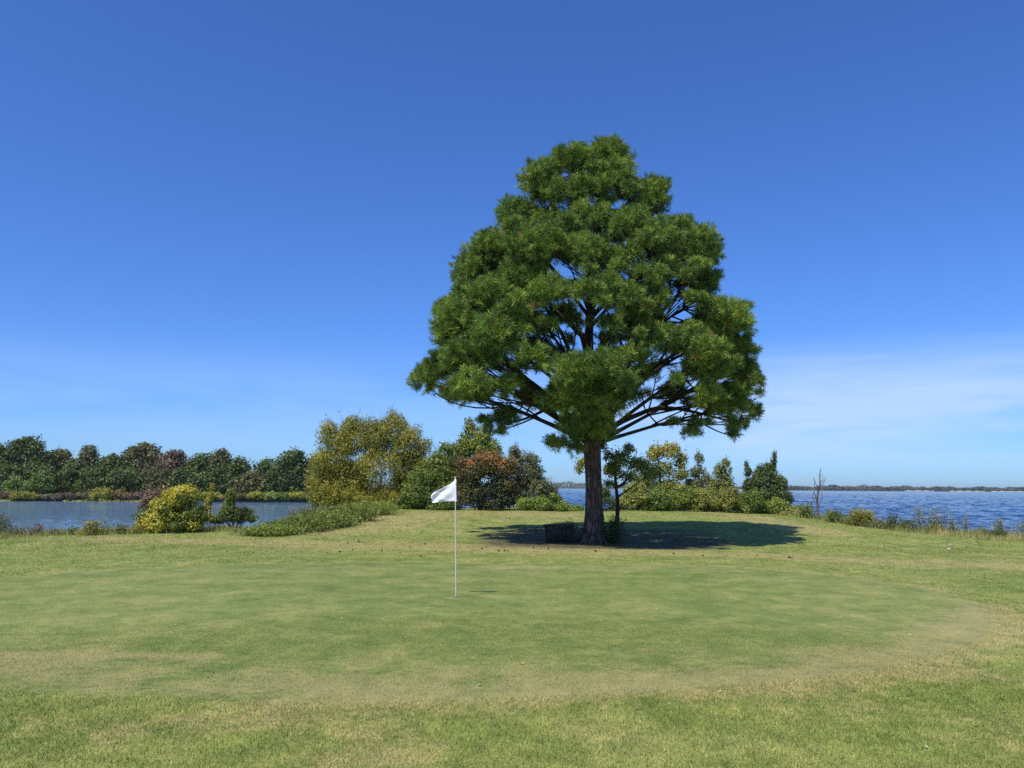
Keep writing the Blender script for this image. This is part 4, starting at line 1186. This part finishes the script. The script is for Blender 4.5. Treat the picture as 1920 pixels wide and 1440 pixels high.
FS = [(-20, 926, L_FARBR, 'brownish bank shrub at the far left'), (20, 922, L_FARBR, 'russet bank shrub left of the golden one'), (46, 922, L_OLIVE, 'golden bank shrub below the light green trees'), (90, 926, L_GREY, 'grey bank shrub right of the pale trunk'), (125, 924, L_FARBR, 'dry brown bank shrub'),
      (160, 922, L_GREY, 'grey-green bank shrub below the dark trees'), (190, 912, L_OLIVE, 'yellowish hump of bank shrub'), (222, 918, L_RUST, 'rusty bank shrub below the wide crown'), (255, 922, L_FARBR, 'brown bank shrub by the near purple one'), (305, 918, L_RUST, 'rust bank shrub below the reddish tree'),
      (350, 918, L_RUST, 'orange-brown bank shrub behind the yellow shrub'), (395, 922, L_OLIVE, 'olive bank shrub behind the sapling'), (440, 924, L_RUST, 'brown-green bank shrub behind the dark shrub'), (480, 922, L_OLIVE, 'yellow-green bank shrub at the dip'), (520, 922, L_BRIGHT, 'yellow-green bank shrub before the tall dark tree'),
      (560, 922, L_OLIVE, 'yellow bank shrub beside the willow shrub')]
for i_, (px, top_, mt, lb) in enumerate(FS):
    hgt = 937 - top_
    plant('bank_shrub', lb, 'shrub', 146 + (i_ % 2) * 1.5, (px, 937), [(px, 937 - hgt * .5, 22, hgt * .55), (px - 12, 937 - hgt * .3, 14, hgt * .4), (px + 12, 937 - hgt * .3, 14, hgt * .4)], mt, .42, .8, 'shrubs on the far bank of the pond', 4, seed=260 + i_, clump=.8, stem_r=.05)
# pale dead sticks in the pond
for i_, (px, py, h_) in enumerate([(115, 947, 6), (150, 945, 5), (184, 944, 8), (205, 945, 5), (233, 941, 10), (241, 942, 9), (60, 949, 4), (170, 947, 4)]):
    q0 = G(px, py, WATER_Z)
    k_ = q0[1] / F
    s_ = Geo().tube(np.linspace(q0 - [0, 0, .4], q0 + [random.uniform(-.1, .1), 0, h_ * k_], 5), np.linspace(.05, .02, 5), 5)
    o = s_.build('dead_stick', M_DEAD)
    tag(o, 'pale dead stick poking out of the pond near the far bank', 'stick', 'dead sticks in the pond')

# ------------------------------------------------------------------ far shore of the lake
def far_wood():
    g = np.random.default_rng(9)
    n = 26000
    col = np.concatenate([g.uniform(1380, 2500, 21000), g.uniform(980, 1420, 5000)])
    x0 = (col - 960) / F
    D = np.where(col > 1400, 1590, 1890) + g.uniform(0, 70, n)
    x, y = x0 * D, D
    top = np.interp(col, [980, 1100, 1400, 1480, 1540, 1600, 1700, 1800, 1850, 1900, 2100, 2500], [13, 13, 6.5, 6.5, 7.8, 8.6, 7.8, 6.6, 7.8, 7, 7.4, 7.4])
    top = top * (1 + .16 * np.sin(col * .09) + .12 * np.sin(col * .23 + 1))
    z = -.9 + g.uniform(0, 1, n) * (top + .9) * g.uniform(.85, 1.06, n)
    p = np.stack([x, y, z], 1)
    s = g.uniform(2.4, 4.6, n)
    nr_ = unit(g.normal(size=(n, 3)) + [0, -.4, .4])
    V, fq = leaf_quads(p, nr_, s, g, .8)
    return V, fq, np.clip(.45 + .25 * np.sin(col * .07 + 2) + g.normal(0, .2, n), 0, 1)
V, fq, ti = far_wood()
L_HAZY = leaf_mat('far_shore_leaves', [(0, (.030, .042, .026)), (.5, (.052, .062, .036)), (1, (.10, .095, .06))], .2)
tag(mesh_np('far_wood', V, fq, L_HAZY, fattr={'tint': ti}), 'low dark wood along the far shore of the lake', 'wood', kind='stuff')
M_SAND = plain_mat('pale_sand', (.50, .47, .42), .9, .1, .05)
bp = Geo()
for a_, b_ in ((1690, 1745), (1775, 1840), (1852, 2010)):
    cs = np.linspace(a_, b_, 24)
    pts = np.array([[(c_ - 960) / F * 1582, 1582, -1.2] for c_ in cs])
    bp.tube(pts, 1.3 + .6 * np.sin(cs * .4), 6)
tag(bp.build('beach', M_SAND), 'pale sand strips on the far lake shore', kind='structure')

# ------------------------------------------------------------------ cones, leaves and stones on the grass
M_CONE = plain_mat('pine_cone', (.075, .048, .03), .9, .3)
def lump(r, sx, sy, sz, g, seg=8, rings_=6):
    v = [];
    for i_ in range(1, rings_):
        t = math.pi * i_ / rings_
        for j_ in range(seg):
            a_ = 2 * math.pi * j_ / seg
            k_ = r * g.uniform(.8, 1.15)
            v.append((k_ * sx * math.sin(t) * math.cos(a_), k_ * sy * math.sin(t) * math.sin(a_), k_ * sz * math.cos(t)))
    v.append((0, 0, r * sz)); v.append((0, 0, -r * sz))
    f4 = [[(i_) * seg + j_, (i_ + 1) * seg + j_, (i_ + 1) * seg + (j_ + 1) % seg, i_ * seg + (j_ + 1) % seg] for i_ in range(rings_ - 2) for j_ in range(seg)]
    f3 = [[len(v) - 2, j_, (j_ + 1) % seg] for j_ in range(seg)] + [[len(v) - 1, (rings_ - 2) * seg + (j_ + 1) % seg, (rings_ - 2) * seg + j_] for j_ in range(seg)]
    return np.array(v), [np.array(f4), np.array(f3)]
gC = np.random.default_rng(5)
v, f = lump(.055, 1.35, .8, .75, gC)
cone0 = mesh_np('pine_cone', v, f, M_CONE, smooth=False)
tag(cone0, 'dark pine cone lying on the worn grass before the pine', 'pine cone', 'fallen pine cones on the worn grass')
spots = [(614, 1037), (637, 1034), (661, 1031), (685, 1039), (716, 1033), (769, 1027), (789, 1044), (797, 1022), (816, 1035), (904, 1031), (935, 1035), (946, 1035), (952, 1035), (885, 1040), (750, 1038), (652, 1019), (672, 1017), (1000, 1030), (1028, 1031), (1116, 1035), (1263, 1040), (1300, 1043), (1318, 1045), (1480, 1047), (1485, 1049), (860, 1023), (425, 1037), (475, 1038), (500, 1036), (1420, 1044)]
for i_, (px, py) in enumerate(spots):
    o = cone0 if i_ == 0 else cone0.copy()
    if i_: COL.objects.link(o)
    q = G(px, py)
    o.location = (q[0], q[1], hz(q[0], q[1]) + .035)
    o.rotation_euler = (0, 0, random.uniform(0, 6.28))
    s_ = random.uniform(.32, .7); o.scale = (s_, s_, s_)
M_LEAF1 = plain_mat('bleached_leaf', (.44, .39, .26), .8, .2)
gx_ = np.linspace(-1, 1, 7)
lv = []
for t in gx_:
    wd = .028 * (1 - t * t) ** .7 + .001
    for s_ in (-1, 0, 1):
        lv.append((t * .055, s_ * wd, .006 + .010 * abs(s_) + .012 * t * t))
lf_ = np.array([[a_ * 3 + b_, (a_ + 1) * 3 + b_, (a_ + 1) * 3 + b_ + 1, a_ * 3 + b_ + 1] for a_ in range(6) for b_ in range(2)])
leaf0 = mesh_np('fallen_leaf', np.array(lv), lf_, M_LEAF1)
leaf0.modifiers.new('thickness', 'SOLIDIFY').thickness = .0015
tag(leaf0, 'small bleached dry leaf lying on the grass', 'leaf', 'dry leaves scattered on the grass')
lspots = [(35, 1116), (110, 1149), (128, 1178), (236, 1105), (257, 1126), (490, 1095), (480, 1127), (641, 1165), (700, 1174), (386, 1158), (530, 1202), (795, 1081), (870, 1082), (1118, 1121), (1077, 1135), (1232, 1142), (1305, 1108), (1374, 1112), (1434, 1112), (1540, 1136), (1743, 1162), (1707, 1188), (1603, 1231),
          (1255, 1323), (1194, 1333), (1428, 1359), (1738, 1405), (1883, 1338), (1830, 1364), (1530, 1122), (1480, 1150), (1600, 1140), (980, 1250), (900, 1290), (620, 1240), (1350, 1300), (330, 1175), (760, 1200), (1010, 1105), (1160, 1092)]
for i_, (px, py) in enumerate(lspots):
    o = leaf0 if i_ == 0 else leaf0.copy()
    if i_: COL.objects.link(o)
    q = G(px, py)
    o.location = (q[0], q[1], hz(q[0], q[1]) + .012)
    o.rotation_euler = (random.uniform(-.25, .25), random.uniform(-.25, .25), random.uniform(0, 6.28))
    s_ = random.uniform(.22, .5) * min(1, math.hypot(q[0], q[1]) / 12 + .3); o.scale = (s_, s_, s_)
M_STONE = plain_mat('pale_stone', (.40, .34, .29), .9, .15, 9)
for px, py, sz, lb in [(1779, 1027, .06, 'pale stone at the lake side, nearer of the stacked pair'), (1781, 1019, .055, 'pinkish stone at the lake side, farther of the stacked pair'), (1407, 985, .065, 'pale stone alone on the mound right of the pine')]:
    v, f = lump(sz, 1.0, .9, .75, gC, 10, 8)
    o = mesh_np('stone', v, f, M_STONE, smooth=True)
    q = G(px, py, .1 if py > 1000 else .45)
    o.location = (q[0], q[1], hz(q[0], q[1]) + sz * .5)
    tag(o, lb, 'stone', 'stones on the grass')

# ------------------------------------------------------------------ air
def haze():
    x0, x1, z0, z1 = -6400, 6400, -4.6, 17.5
    g = Geo().box([0, 0, (z0 + z1) / 2], (x1 - x0, x1 - x0, z1 - z0))
    m, k, out = new_mat('haze')
    v = k.n('ShaderNodeVolumePrincipled', ins={'Color': (.96, .98, 1.0, 1), 'Density': HAZE, 'Anisotropy': .3})
    k.l(v.outputs[0], out.inputs['Volume'])
    tag(g.build('haze', m), 'thin blue autumn haze over the lake', 'haze', kind='stuff')
HAZE = .00011
haze()
